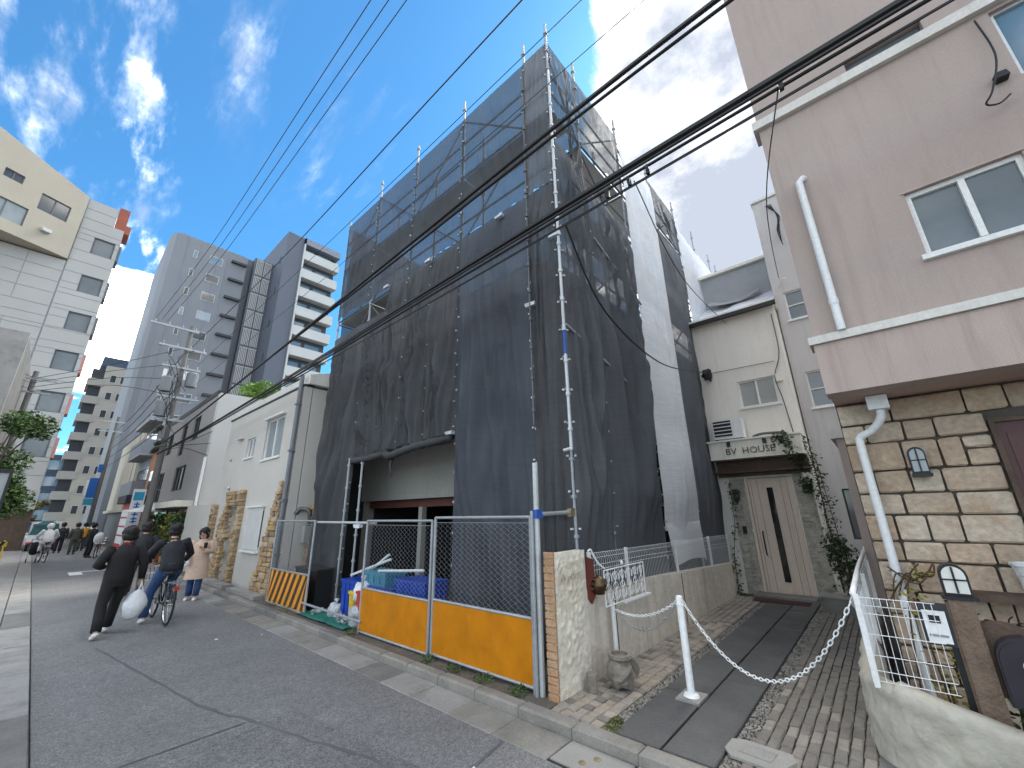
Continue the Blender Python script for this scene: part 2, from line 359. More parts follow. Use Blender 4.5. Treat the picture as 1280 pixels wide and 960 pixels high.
mat('cream_wall2', (.53, .50, .45), .85, .05, .7, .12, 60, dirt=(.40, .38, .33), dirt_amt=.35, streak=True)
mat('bv_wall', (.74, .70, .63), .85, .05, .8, .15, 70, dirt=(.55, .51, .44), dirt_amt=.4, streak=True)
mat('bv_board', (.74, .72, .63), .8, .05, .8, .1, 70, dirt=(.36, .33, .26), dirt_amt=.45, streak=True)
mat('grey_wall', (.48, .46, .445), .85, .06, .6, .12, 60, dirt=(.24, .23, .22), dirt_amt=.4, streak=True)
mat('pink_wall', (.375, .305, .275), .85, .08, .5, .22, 90, dirt=(.27, .21, .185), dirt_amt=.5, streak=True)
mat('pink_lower', (.42, .335, .30), .85, .08, .5, .2, 90, dirt=(.25, .185, .16), dirt_amt=.6, streak=True)
mat('soffit', (.42, .30, .25), .85, .08, .8, .2, 90)
mat('ledge_white', (.58, .56, .52), .6, .06, 2, dirt=(.35, .32, .28), dirt_amt=.4, streak=True)
mat('pvc_white', (.66, .67, .67), .4, .04, 2, dirt=(.45, .44, .42), dirt_amt=.3, streak=True)
mat('pvc_grey', (.16, .17, .19), .45, .06, 2)
for i, c in enumerate(((.38, .295, .22), (.44, .36, .28), (.35, .27, .195), (.46, .385, .30), (.41, .31, .225))):
    mat('ashlar%d' % i, c, .85, .14, 2.2, .7, 22, dirt=(.27, .145, .065), dirt_amt=.85, fine=.10)
mat('mortar_dark', (.09, .078, .065), .95, .2, 4, .4, 60)
for i, c in enumerate(((.40, .28, .16), (.33, .23, .14), (.46, .35, .22), (.27, .20, .14), (.38, .25, .12))):
    mat('ledgestone%d' % i, c, .9, .25, 6, .8, 30, dirt=(.15, .11, .07), dirt_amt=.6)
mat('stack_stone', (.43, .40, .34), .9, .3, 8, .7, 40, dirt=(.16, .14, .11), dirt_amt=.6)
mat('brick', (.38, .22, .12), .9, .25, 5, .6, 50, dirt=(.52, .40, .27), dirt_amt=.6)
mat('stucco', (.66, .61, .51), .9, .08, 2, .9, 14, dirt=(.40, .30, .18), dirt_amt=.55, fine=.06)
mat('stucco_low', (.60, .54, .46), .9, .14, 2, .6, 18, dirt=(.30, .23, .16), dirt_amt=.6, streak=True, fine=.05)
mat('stucco_white', (.38, .355, .30), .9, .14, 2, .8, 14, dirt=(.36, .30, .2), dirt_amt=.55)
mat('door_wood', (.62, .51, .42), .55, .05, 1, dirt=(.40, .33, .26), dirt_amt=.5, streak=True)
mat('dark_wood', (.085, .055, .04), .75, .25, 4, .5, 30, dirt=(.16, .12, .09), dirt_amt=.5, streak=True)
mat('post_wood', (.15, .105, .075), .85, .3, 4, .7, 40, dirt=(.24, .19, .15), dirt_amt=.6, streak=True)
mat('burgundy', (.075, .03, .03), .5, .1, 3)
mat('black_metal', (.02, .02, .022), .45, .1, 4, metal=.3)
mat('dark_paint', (.03, .032, .036), .55, .1, 4)
mat('alu', (.55, .56, .56), .4, .05, 3, metal=.6)
mat('alu_white', (.70, .70, .68), .5, .05, 3)
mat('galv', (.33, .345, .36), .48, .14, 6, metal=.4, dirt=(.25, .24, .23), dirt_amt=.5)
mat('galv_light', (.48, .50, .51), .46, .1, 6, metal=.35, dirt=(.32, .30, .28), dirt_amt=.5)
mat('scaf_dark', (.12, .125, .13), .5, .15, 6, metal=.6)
mat('clamp', (.30, .24, .14), .5, .3, 8, metal=.7)
mat('blue_paint', (.02, .08, .32), .5, .15, 4)
mat('white_wire', (.74, .74, .73), .45, .05, 4)
mat('white_paint', (.76, .77, .77), .45, .05, 3, dirt=(.5, .46, .4), dirt_amt=.45, streak=True)
mat('orange_panel', (.48, .172, .005), .6, .12, 2.0, .35, 4, dirt=(.40, .14, .01), dirt_amt=.55, streak=True, spec=.12)
mat('stripe_orange', (.70, .29, .03), .6, .12, 2, dirt=(.5, .2, .03), dirt_amt=.6, streak=True)
mat('stripe_black', (.06, .03, .015), .7, .15, 3)
mat('blue_plastic', (.01, .05, .34), .4, .12, 3)
mat('cyan_plastic', (.04, .22, .32), .4, .12, 3)
mat('red_plastic', (.45, .04, .03), .5, .1, 3)
mat('yellow_plastic', (.62, .43, .03), .5, .1, 3)
mat('bag_white', (.66, .68, .70), .35, .15, 4, .5, 14)
mat('bag_clear', (.42, .45, .47), .3, .3, 7, .8, 16)
mat('green_tarp', (.02, .17, .13), .6, .2, 4, .4, 14)
mat('black_tarp', (.012, .012, .014), .6, .2, 4, .4, 14)
mat('site_wall', (.30, .28, .25), .85, .1, 1, dirt=(.2, .18, .16), dirt_amt=.5)
mat('site_fascia', (.27, .26, .235), .8, .06, 1, dirt=(.24, .22, .19), dirt_amt=.5, streak=True)
mat('site_shade', (.02, .018, .017), .9, .2, 2)  # near-black colour stands in for the shade inside the open ground floor
mat('site_brown', (.10, .035, .025), .8, .2, 2)
mat('plank', (.30, .31, .32), .5, .15, 3, metal=.5)
mat('cable', (.012, .012, .013), .6, .1, 3)
mat('cable_grey', (.10, .10, .105), .6, .1, 3)
mat('leaf', (.055, .10, .025), .6, .4, 2.2)
mat('leaf_light', (.15, .27, .035), .6, .35, 1.6)
mat('leaf_dark', (.03, .05, .018), .6, .4, 3)
mat('leaf_yellow', (.22, .19, .035), .65, .4, 6)
mat('vine', (.085, .055, .035), .9, .3, 9)
mat('bark', (.10, .08, .06), .9, .3, 5, .6, 30)
glass_mat('glass_dark', (.045, .05, .055)); glass_mat('glass_frost', (.23, .26, .27), .25); glass_mat('glass_frost_dark', (.115, .135, .145), .22)
glass_mat('glass_sky_tint', (.12, .2, .27)); glass_mat('glass_black', (.01, .009, .009)); glass_mat('curtain', (.30, .30, .27), .35); glass_mat('lamp_glass', (.62, .62, .58), .3, .08)  # first glass here: reflected sky blue is put into its base colour
mat('tower_grey', (.19, .205, .23), .6, .05, .15, fine=.02); mat('tower_dark', (.11, .12, .14), .6, .05, .15); mat('tower_blue', (.10, .115, .15), .6, .05, .15)
mat('tower_light', (.47, .48, .48), .6, .05, .3); mat('tower_band', (.20, .22, .265), .6, .05, .15); mat('tower_black', (.045, .05, .06), .6)
mat('mansion', (.40, .375, .33), .7, .08, .3); mat('mansion_band', (.34, .325, .30), .7, .08, .3)
mat('white_tile', (.37, .365, .35), .45, .05, .3, fine=.02); mat('panel_joint', (.28, .285, .29), .8)
mat('beige_tile', (.345, .31, .25), .6, .06, .4, fine=.03); mat('redbrown', (.30, .085, .05), .7, .1, 1); mat('pinkred', (.50, .20, .18), .7, .1, 1)
mat('nb_wall', (.27, .258, .25), .85, .04, .5, dirt=(.29, .275, .265), dirt_amt=.4, streak=True); mat('nb_white', (.50, .485, .465), .85, .04, .5, dirt=(.48, .46, .44), dirt_amt=.4, streak=True)
mat('terracotta', (.40, .17, .08), .8, .1, 1); mat('far_cream', (.58, .54, .44), .8, .05, .6); mat('far_grey', (.27, .28, .29), .8, .06, .6); mat('far_blue', (.05, .075, .12), .5, .15, .6)
mat('sign_blue', (.01, .12, .45), .5, .05, 2); mat('sign_cyan', (.03, .30, .48), .5, .05, 2); mat('sign_white', (.74, .75, .75), .5, .04, 2); mat('sign_red', (.48, .03, .04), .5, .08, 2); mat('sign_black', (.02, .02, .025), .6)
mat('awning_white', (.70, .70, .68), .7, .05, 2); mat('canvas_green', (.03, .10, .10), .7, .3, 3, .4, 14)
mat('skin', (.45, .27, .19), .55, .06, 9); mat('hair', (.012, .010, .010), .6, .2, 30); mat('cloth_black', (.012, .011, .012), .85, .2, 8, .2, 60); mat('cloth_black2', (.016, .017, .022), .7, .25, 8, .3, 24)
mat('cloth_maroon', (.10, .015, .018), .85, .15, 8); mat('denim', (.025, .055, .15), .85, .2, 12, .2, 60); mat('denim_light', (.03, .07, .17), .85, .2, 12, .2, 60); mat('coat_beige', (.50, .365, .285), .85, .1, 6, .3, 20)
mat('cloth_white', (.66, .67, .68), .8, .08, 6, .2, 30); mat('cloth_olive', (.06, .065, .05), .85, .15, 8); mat('cloth_yellow', (.60, .30, .02), .8, .1, 6); mat('shoe_white', (.68, .67, .65), .6, .06, 9); mat('shoe_dark', (.03, .03, .03), .6)
mat('rubber', (.018, .018, .018), .8, .1, 20); mat('chrome', (.55, .56, .57), .25, .05, 5, metal=.95); mat('saddle', (.02, .02, .02), .5)
mat('car_white', (.62, .63, .64), .3, .03, 2, coat=.5); mat('car_red_lamp', (.5, .02, .015), .3); mat('plate', (.6, .6, .55), .5)
mat('stone_pot', (.215, .19, .16), .9, .3, 5, .9, 18, dirt=(.10, .09, .07), dirt_amt=.7); mat('bronze', (.10, .07, .04), .4, .3, 6, metal=.8); mat('rust_red', (.15, .035, .025), .7, .25, 5)
mat('mailbox', (.022, .018, .026), .35, .2, 4, coat=.3); mat('doormat', (.05, .02, .018), .95, .2, 9, .6, 60); mat('tarp_white', (.60, .62, .65), .5, .1, 2, .4, 8); mat('lead_grey', (.30, .315, .33), .6, .1, 2)
mat('transformer', (.17, .18, .19), .5, .1, 2); mat('ceramic', (.30, .30, .31), .3); mat('pole_concrete', (.15, .145, .14), .85, .1, 1.5)
sheet_mat('net_dark', (.088, .090, .095), .972, .25)
sheet_mat('net_sky_tint', (.080, .088, .104), .972, .25)  # blue cast of reflected sky put into this sheet's colour
sheet_mat('net_thin', (.065, .070, .078), .84, .35)
sheet_mat('net_grey', (.135, .141, .153), .965, .40)
sheet_mat('net_white', (.84, .85, .87), .975, .40, .05)
sheet_mat('net_white_thin', (.50, .52, .55), .60, .4, .06)

# ------------------------------------------------------------------ ground, road, pavements
structure(MB().quad((-300, -300, -.06), (400, -300, -.06), (400, 500, -.06), (-300, 500, -.06)), 'ground', 'concrete_dark')
rng = random.Random(3)
road = structure(MB().grid(lambda u, v: (.41+u*2.66, -9+v*150, .0), 6, 200), 'road', 'asphalt')
def strip(pts, w, z, name, m, parent):
    mb = MB(); P = [Vector((p[0], p[1], z)) for p in pts]
    L = []; Rr = []
    for i, p in enumerate(P):
        d = (P[min(i+1, len(P)-1)]-P[max(i-1, 0)]).normalized(); s = Vector((-d.y, d.x, 0)); ww = w*rng.uniform(.6, 1.4)/2
        L.append(p+s*ww); Rr.append(p-s*ww)
    for i in range(len(P)-1): mb.quad(Rr[i], Rr[i+1], L[i+1], L[i])
    return build(mb, name, m, parent)
def wob(a, b, n, j):
    return [(a[0]+(b[0]-a[0])*i/n+rng.uniform(-j, j), a[1]+(b[1]-a[1])*i/n+rng.uniform(-j, j)) for i in range(n+1)]
strip(wob((1.55, 5.8), (2.15, 3.6), 16, .02), .035, .004, 'tar_seam', 'tar', road)
strip(wob((2.15, 3.6), (2.5, 2.0), 10, .02), .03, .004, 'tar_seam', 'tar', road)
strip(wob((.45, 4.9), (1.75, 4.95), 12, .008), .022, .005, 'tar_seam', 'tar', road)
strip(wob((2.5, 2.75), (3.05, 2.85), 8, .008), .03, .005, 'tar_seam', 'tar', road)
strip(wob((1.05, 9.4), (1.55, 5.8), 14, .01), .02, .005, 'tar_seam', 'tar', road)
strip(wob((.5, 22), (1.3, 21.6), 4, .01), .10, .005, 'tar_seam', 'tar', road)
for (x0, x1, y0, y1) in ((1.28, 1.62, 21.9, 23.2), (1.62, 2.9, 23.0, 23.25)):
    build(MB().quad((x0, y0, .005), (x1, y0, .005), (x1, y1, .005), (x0, y1, .005)), 'paint_mark', 'road_paint', road)
mat('asphalt_old', (.165, .163, .160), .85, .16, 1.1, .8, 150, dirt=(.12, .119, .118), dirt_amt=.7, fine=.26, speck=.38)
pm = MB().grid(lambda u, v: ((.46+(1.7+.45*(1-v))*u), 1.2+3.68*v, .0025), 8, 12); build(pm, 'resurfaced_patch', 'asphalt_old', road)
# litter on the asphalt
for (x, y) in ((2.62, 2.75), (2.35, 8.4), (2.9, 8.1)):
    mb = MB(); s = rng.uniform(.012, .02); mb.box(x-s, y-s*.7, .004, x+s, y+s*.7, .012, .004); tag(build(mb, 'paper_scrap', 'bag_white'), 'tiny white paper scrap lying on the asphalt', 'litter', 'white litter on the road')
# left pavement
lp = structure(MB().box(-8, -9, -.05, .02, 120, .015), 'left_pavement', 'concrete')
gl = struct_root('left_gutter')
gms = [stone_mesh('gutter_slab', .36, 1.78, .07, m, .008, .003, i) for i, m in enumerate(('concrete', 'concrete_dark', 'pavement_light'))]
y = -4.0
while y < 40:
    piece('gutter_slab', gms[2] if (13 < y < 40 and rng.random() < .7) else gms[rng.randrange(2)], (.215, y+.9, -.012+rng.uniform(-.002, .002)), gl); y += 1.8
# right gutter and kerb
gr = struct_root('right_gutter'); kb = struct_root('kerb')
g2 = [stone_mesh('gutter_slab', .355, .592, .06, m, .006, .003, 10+i) for i, m in enumerate(('concrete', 'concrete_dark', 'concrete', 'kerbstone'))]
k2 = [stone_mesh('kerbstone', .15, .592, .17, m, .02, .004, 20+i) for i, m in enumerate(('kerbstone', 'concrete_dark', 'kerbstone'))]
y = -4.2
while y < 20:
    if not (1.75 < y+.3 < 2.45): piece('gutter_slab', g2[rng.randrange(4)], (3.245, y+.3, -.018+rng.uniform(-.003, .003)), gr, (0, R(-1.5), 0))
    piece('kerbstone', k2[rng.randrange(3)], (3.505, y+.3, .018+rng.uniform(-.003, .003)), kb); y += .6
fk = MB().box(3.43, 20, -.03, 3.58, 90, .10); build(fk, 'far_kerb', 'kerbstone', kb)
fg = MB().box(3.07, 20, -.03, 3.42, 90, .01); build(fg, 'far_gutter', 'concrete', gr)
structure(MB().box(3.585, -9, -.05, 60, .42, .085), 'right_ground', 'concrete_dark')
structure(MB().box(3.585, 2.76, -.05, 60, 120, .085), 'site_ground', 'soil')
# manhole lid in the gutter
mh = thing('drain_cover', 'pale concrete drain lid with iron studs set in the gutter beside the kerb', 'drain cover', (3.22, 2.1, 0))
build(MB().box(3.09, 1.82, -.03, 3.41, 2.38, .014), 'slab', 'pavement_light', mh); build(MB().box(3.075, 1.80, -.05, 3.425, 2.40, .004), 'frame', 'dark_paint', mh)
for (dx, dy) in ((-.05, .07), (.06, .0), (-.06, -.12)): build(MB().lathe((3.24+dx, 2.08+dy, .012), [(.028, 0), (.028, .006), (.02, .008)], 12), 'stud', 'clamp', mh)

# ------------------------------------------------------------------ driveway into the alley (y .42 .. 2.75)
DZ = .085
dw = structure(MB().box(3.585, .42, -.05, 10.9, 2.76, DZ-.022), 'driveway', 'joint')
# dark slabs, two rows
for r, (y0, y1) in enumerate(((1.70, 2.11), (1.30, 1.69))):
    x = 3.60
    for i, L in enumerate((1.15, 1.3, 1.25, 1.3, 1.3, 1.0) if r == 0 else (1.75, 1.3, 1.3, 1.3, 1.2, .45)):
        me = stone_mesh('slab', L-.012, y1-y0-.012, .05, 'slab', .006, .002, 40+i+10*r); piece('slab', me, (x+L/2, (y0+y1)/2, DZ-.022+rng.uniform(-.002, .003)), dw); x += L
# small square setts along the wall
sa = [stone_mesh('sett', .098, .098, .05, m, .010, .004, 60+i) for i, m in enumerate(('sett_a', 'sett_b', 'sett_c', 'sett_a'))]
far = MB(); cnt = 0
for i in range(62):
    for j in range(5):
        x = 3.65+i*.107; yy = 2.70-j*.107; z = DZ-.020+rng.uniform(-.004, .004)
        if cnt < 200: piece('sett', sa[rng.randrange(4)], (x, yy, z), dw, (0, 0, rng.uniform(-.04, .04))); cnt += 1
        else: far.box(x-.046, yy-.046, z-.02, x+.046, yy+.046, z+.024, .003)
build(far, 'far_sett', 'sett_c', dw, kind='stuff')
# long grey setts on the pink house side
sb = [stone_mesh('sett', .20, .075, .05, m, .010, .005, 70+i) for i, m in enumerate(('sett_b', 'sett_b', 'sett_c', 'sett_b'))]
far = MB(); cnt = 0
for i in range(34):
    for j in range(9):
        x = 3.72+i*.208+(.1 if j % 2 else 0); yy = 1.13-j*.083; z = DZ-.020+rng.uniform(-.004, .004)
        if yy < .46: continue
        if cnt < 100: piece('sett', sb[rng.randrange(4)], (x, yy, z), dw, (0, 0, rng.uniform(-.03, .03))); cnt += 1
        else: far.box(x-.097, yy-.036, z-.02, x+.097, yy+.036, z+.024, .003)
build(far, 'far_sett', 'sett_b', dw, kind='stuff')
pb = MB()
for (y0, y1, n) in ((2.115, 2.21, 1500), (1.165, 1.29, 2200), (.42, .47, 500)):
    for _ in range(n):
        x = 3.6+6.9*rng.random()**1.4; yy = rng.uniform(y0, y1); s = rng.uniform(.006, .013); pb.blob((x, yy, DZ-.015), s*1.2, s, s*.8, 5, 3)
build(pb, 'pebbles', 'pebble', dw, kind='stuff')
# moss by the kerb
ms = MB(); leaves(ms, [((3.65, 2.12, DZ), .09), ((3.8, 2.17, DZ), .06)], 260, 0, .014, 5, .25); tag(build(ms, 'moss', 'moss'), 'green moss in the driveway joint by the kerb', 'moss', kind='stuff')
wd = MB(); leaves(wd, [((3.66, 3.2+i*.5, .1), .12) for i in range(4)]+[((3.68, 6.6, .1), .14), ((3.7, 9.2, .1), .2), ((3.68, 10.0, .1), .22)], 1500, 0, .014, 6, .6); tag(build(wd, 'weeds', 'leaf'), 'low green weeds growing along the kerb under the fence', 'weeds', kind='stuff')
# pale inspection lid in the driveway
il = thing('inspection_lid', 'rounded pale concrete inspection lid let into the grey setts', 'lid', (3.95, 1.09, DZ))
build(MB().prism([(3.80, .98, DZ+.004), (3.82, .93, DZ+.004), (4.0, .86, DZ+.004), (4.10, .90, DZ+.004), (4.11, 1.22, DZ+.004), (4.07, 1.30, DZ+.004), (3.90, 1.31, DZ+.004), (3.81, 1.25, DZ+.004)], (0, 0, .018)), 'slab', 'pavement_light', il)
build(MB().prism([(3.88, 1.0, DZ+.0225), (4.03, .98, DZ+.0225), (4.05, 1.2, DZ+.0225), (3.9, 1.22, DZ+.0225)], (0, 0, .004)), 'hatch', 'concrete', il)
# ------------------------------------------------------------------ the building inside the scaffold
site = thing('enclosed_building', 'plain grey building hidden inside the scaffold netting, dark open ground floor', 'building', (5.6, 7, .08))
FX = Face((5.55, 0, 0), (0, -1, 0), (-1, 0, 0))       # u = -y
w = MB(); FX.wall(w, -10.0, -3.75, .08, 6.35, [(-9.9, -6.3, -1, 2.18), (-9.3, -8.2, 3.9, 5.2), (-7.4, -6.2, 3.9, 5.2), (-5.2, -4.4, 3.9, 5.2)], .25); build(w, 'front_wall', 'site_wall', site)
FX.window(site, -9.3, -8.2, 3.9, 5.2, 'dark_paint', 'glass_dark'); FX.window(site, -7.4, -6.2, 3.9, 5.2, 'dark_paint', 'glass_dark'); FX.window(site, -5.2, -4.4, 3.9, 5.2, 'dark_paint', 'glass_dark')
fas = MB(); FX.box(fas, -9.95, -6.15, 2.17, 3.25, .003, .10); build(fas, 'shutter_box', 'site_fascia', site)
mb = MB().box(5.8, 3.75, .08, 15.2, 3.95, 6.35); mb.box(5.8, 9.8, .08, 15.2, 10.0, 6.35); mb.box(15.0, 3.95, .08, 15.2, 9.8, 6.35); build(mb, 'walls', 'site_shade', site)
build(MB().box(5.56, 3.8, 6.352, 15.15, 9.95, 6.55), 'roof_slab', 'site_wall', site)
mb = MB().box(5.85, 6.3, .09, 8.2, 6.45, 2.6); mb.box(8.2, 6.3, .09, 8.4, 9.78, 2.6); build(mb, 'inner_wall', 'site_shade', site)
build(MB().box(5.62, 6.4, 2.0, 5.70, 9.8, 2.165), 'lintel', 'site_brown', site)
build(MB().box(5.58, 7.55, .09, 5.70, 7.68, 2.0), 'prop', 'site_fascia', site)

# ------------------------------------------------------------------ scaffold
SX, SY, ST = 4.50, 2.93, 10.28
YB = [2.93, 3.48, 5.22, 6.96, 8.66, 10.36]; XB = [4.50, 5.45, 7.22, 9.02, 10.9, 12.7, 14.5, 15.4]
scaf = thing('scaffold', 'tall tube scaffold wrapped in dark netting with white strips round a building', 'scaffold', (4.5, 2.93, .085))
LV = [1.95, 3.62, 5.30, 7.0, 8.65]
def pole(x, y, z0, z1, m='galv', r=.024, collars=True):
    mb = MB().tube([(x, y, z0), (x, y, z1)], r, 8)
    z = z0+.5
    while collars and z < z1: mb.tube([(x, y, z), (x, y, z+.035)], r*1.75, 8); z += .475
    return build(mb, 'standard', m, scaf, auto=True)
for i, yy in enumerate(YB):
    z0 = 3.1 if i in (3, 4) else .085
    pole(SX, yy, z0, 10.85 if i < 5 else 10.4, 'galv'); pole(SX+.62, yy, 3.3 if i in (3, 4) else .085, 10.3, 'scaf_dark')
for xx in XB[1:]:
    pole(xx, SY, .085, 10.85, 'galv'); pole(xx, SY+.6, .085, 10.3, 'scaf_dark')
for xx in (6.3, 8.1, 9.9, 11.7, 13.5): pole(xx, YB[-1], .085, 10.3, 'scaf_dark', collars=False)
def rail(a, b, m='galv', r=.021): return build(MB().tube([a, b], r, 6), 'ledger', m, scaf)
for z in LV:
    for dz in (0, .45, .92):
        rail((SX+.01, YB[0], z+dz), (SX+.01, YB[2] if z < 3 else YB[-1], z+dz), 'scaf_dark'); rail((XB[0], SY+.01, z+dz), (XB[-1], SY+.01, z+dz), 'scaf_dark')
    for yy in (YB[:3] if z < 3 else YB): rail((SX, yy, z-.06), (SX+.62, yy, z-.06), 'scaf_dark')
    for xx in XB[1:]: rail((xx, SY, z-.06), (xx, SY+.6, z-.06), 'scaf_dark')
    for i in range(2 if z < 3 else 5): build(MB().box(SX+.06, YB[i]+.03, z-.03, SX+.56, YB[i+1]-.03, z+.015), 'deck_plank', 'plank', scaf)
    for i in range(1, 7): build(MB().box(XB[i]+.03, SY+.06, z-.03, XB[i+1]-.03, SY+.54, z+.015), 'deck_plank', 'plank', scaf)
for k, z in enumerate(LV[2:]):
    for i in (1, 2, 3, 4):
        a, b = (YB[i], YB[i+1]) if (i+k) % 2 else (YB[i+1], YB[i])
        build(MB().tube([(SX+.035, a, z), (SX+.035, b, z+1.6)], .018, 6), 'brace', 'scaf_dark', scaf)
    for i in (0, 1, 2, 3, 4):
        a, b = (XB[i], XB[i+1]) if (i+k) % 2 else (XB[i+1], XB[i])
        build(MB().tube([(a, SY+.035, z), (b, SY+.035, z+1.6)], .018, 6), 'brace', 'scaf_dark', scaf)
# netting: every sheet its own hanging cloth with folds, tied at the standards
def sheet(axis, a0, a1, z0, z1, m, seed, amp=.05, hem=0., nu=40, out=0., wrink=1., name='netting_sheet', pinch=True, hemf=None):
    S = Vector((seed*3.7, seed*1.3, 0)); mb = MB()
    nv = max(12, int((z1-z0)*12))
    def fn(u, v):
        a = a0+(a1-a0)*u; zl = z0 if hemf is None else hemf(u); z = zl+(z1-zl)*v
        edge = math.sin(math.pi*u); tie = abs(math.sin(math.pi*(z)/1.68))
        q = Vector((a*.9, z*.45, 0))
        belly = amp*edge*(.35+.65*tie)*(.6+.8*noise.noise(q*.8+S))
        d1 = (u*2.2+v*.9*(1 if seed % 2 else -1))
        ridg = abs(noise.noise(Vector((d1*2.6, v*.8, 0))+S)); ridg2 = abs(noise.noise(Vector((u*6+v*1.2, v*1.1, 3))+S))
        w = wrink*(.085*(1-min(1, ridg*4.2))+.045*(1-min(1, ridg2*4.5)))*edge**.5
        if wrink > 1.4: w += .13*edge*max(0, math.sin((u*1.1+(1-v)*1.5+noise.noise(Vector((u*2, v*2, seed)))*.5)*math.pi*1.6))**3*(1-.3*v)
        cr = .010*wrink*noise.noise(Vector((a*4, z*2.2, 2))+S)+.002*noise.noise(Vector((a*14, z*10, 2))+S)
        fr = hem*max(0, 1-v*(zlen/.8))**2*math.sin(u*math.pi*5+seed)
        n = .03+out+belly+w+cr+fr
        n = .03+out*.5+(n-.03-out*.5)*min(1, .12+(z1-z)/.7)
        if axis == 'y': n = .02+(n-.02)*min(1, max(.12, (z-1.25)/.8))
        a += .018*noise.noise(Vector((z*.7, 5, seed)))*(1 if u in (0, 1) else 0)
        if axis == 'x': return (SX-n, a, z)
        if axis == 'y': return (a, SY-n, z)
        if axis == 'yb': return (a, YB[-1]+n, z)
        return (a, a, z)
    zlen = max(.5, z1-z0)
    mb.grid(fn, nu, nv); sh_ = build(mb, name, m, scaf, smooth=True)
    if axis in 'xy' and z1-z0 > 2:
        lc = MB(); zz = z0+.15; c = Vector(fn(0, .5)); q = []
        while zz < z1: q.append(zz); zz += .45
        for zz in q:
            e = (SX-.055, a0+.02, zz) if axis == 'x' else (a0+.02, SY-.055, zz); lc.box(e[0]-.014, e[1]-.014, e[2]-.012, e[0]+.014, e[1]+.014, e[2]+.012, .004)
        build(lc, 'eyelets', 'galv_light', sh_, kind='stuff')
    return sh_
ms_ = ['net_dark', 'net_sky_tint', 'net_dark', 'net_dark', 'net_dark']
# street side: upper band thin, lower band dense
for i in range(5): sheet('x', YB[i], YB[i+1], 7.04, ST-.02*i, 'net_thin' if i else 'net_grey', 11+i, .035, wrink=.6)
sheet('x', YB[0], YB[1], .14, 7.06, 'net_dark', 21, .03, wrink=1.0)
sheet('x', YB[1], YB[2], .14, 7.06, 'net_sky_tint', 22, .08, wrink=1.45)
sheet('x', YB[2], 6.1, 3.12, 7.06, 'net_dark', 23, .09, wrink=1.6); sheet('x', 6.1, YB[3], 3.10, 7.06, 'net_dark', 33, .09, wrink=1.6)
sheet('x', YB[3], 7.75, 3.08, 7.06, 'net_dark', 24, .10, wrink=1.7); sheet('x', 7.75, YB[4], 3.05, 6.45, 'net_dark', 34, .10, wrink=1.6)
sheet('x', YB[4], YB[5], .14, 6.45, 'net_dark', 25, .08, wrink=1.9)
# bunched hem over the gateway
hm = MB().tube(spline([(4.43, 8.8, 3.02), (4.38, 8.0, 2.98), (4.40, 7.3, 3.02), (4.30, 6.95, 2.93), (4.38, 6.4, 3.03), (4.36, 5.8, 3.05), (4.43, 5.25, 3.10)], 6), [.05+.035*abs(math.sin(i*1.3)) for i in range(37)], 8); build(hm, 'rolled_hem', 'net_dark', scaf, smooth=True)
hm2 = MB().tube(spline([(4.40, 6.95, 2.98), (4.36, 6.98, 2.75), (4.39, 6.96, 2.55)], 4), [.05, .045, .04, .035, .03, .03, .025, .02, .012], 6); build(hm2, 'hanging_tie', 'net_dark', scaf, smooth=True)
# alley side
sheet('y', XB[0], XB[1], .14, 7.95, 'net_grey', 41, .05, wrink=1.45); sheet('y', XB[0], XB[1], 7.95, ST, 'net_thin', 42, .03, wrink=.7)
sheet('y', XB[1], XB[2], .14, 7.6, 'net_grey', 43, .12, wrink=1.9, hemf=lambda u: .14); sheet('y', XB[1], XB[2], 8.55, ST, 'net_thin', 44, .03, wrink=.6)
sheet('y', XB[2], XB[3], 1.5, 10.05, 'net_white', 45, .10, wrink=.55, out=.05)
sheet('y', XB[3], XB[4], .3, 8.9, 'net_grey', 46, .05, wrink=.8); sheet('y', XB[3], XB[4], 8.9, ST, 'net_thin', 47, .03)
sheet('y', XB[4], XB[5], .3, ST-.4, 'net_white', 48, .08, wrink=.9, out=.03); sheet('y', XB[5], XB[6], .3, ST-.3, 'net_white', 49, .08, wrink=.7, out=.03); sheet('y', XB[6], XB[7], .3, ST-.2, 'net_white', 50, .06, out=.03)
# white strip tail hanging over the mesh fence of the low wall
mb = MB()
mb.grid(lambda u, v: (7.22+.10*(1-v)+(1.80-.2*(1-v))*u, 2.868-.035*(1-v)-.012*math.sin(u*8+v*2.5), .93+(1.62-.93)*v+.05*math.sin(u*3.1)*(1-v)), 30, 14); build(mb, 'netting_tail', 'net_white', scaf, smooth=True)
# far end and back sheets
sheet('yb', XB[0]+.1, 8.1, .14, ST-.1, 'net_thin', 61, .03, wrink=.5); sheet('yb', 8.1, 11.7, .14, ST-.1, 'net_thin', 62, .03, wrink=.5); sheet('yb', 11.7, 15.4, .14, ST-.1, 'net_thin', 63, .03, wrink=.5)
# outer corner standard, in front of the netting, with its blue band and foot bracket
mb = MB().tube([(4.385, 2.845, 2.60), (4.385, 2.845, 9.4)], .022, 10)
z = 2.85
while z < 9.3: mb.tube([(4.385, 2.845, z), (4.385, 2.845, z+.045)], .033, 10); z += .475
mb.tube([(4.385, 2.845, 2.62), (4.36, 2.95, 2.60)], .022, 8); build(mb, 'corner_standard', 'galv_light', scaf, auto=True)
build(MB().tube([(4.385, 2.845, 3.92), (4.385, 2.845, 4.32)], .0235, 10), 'blue_band', 'blue_paint', scaf, auto=True)
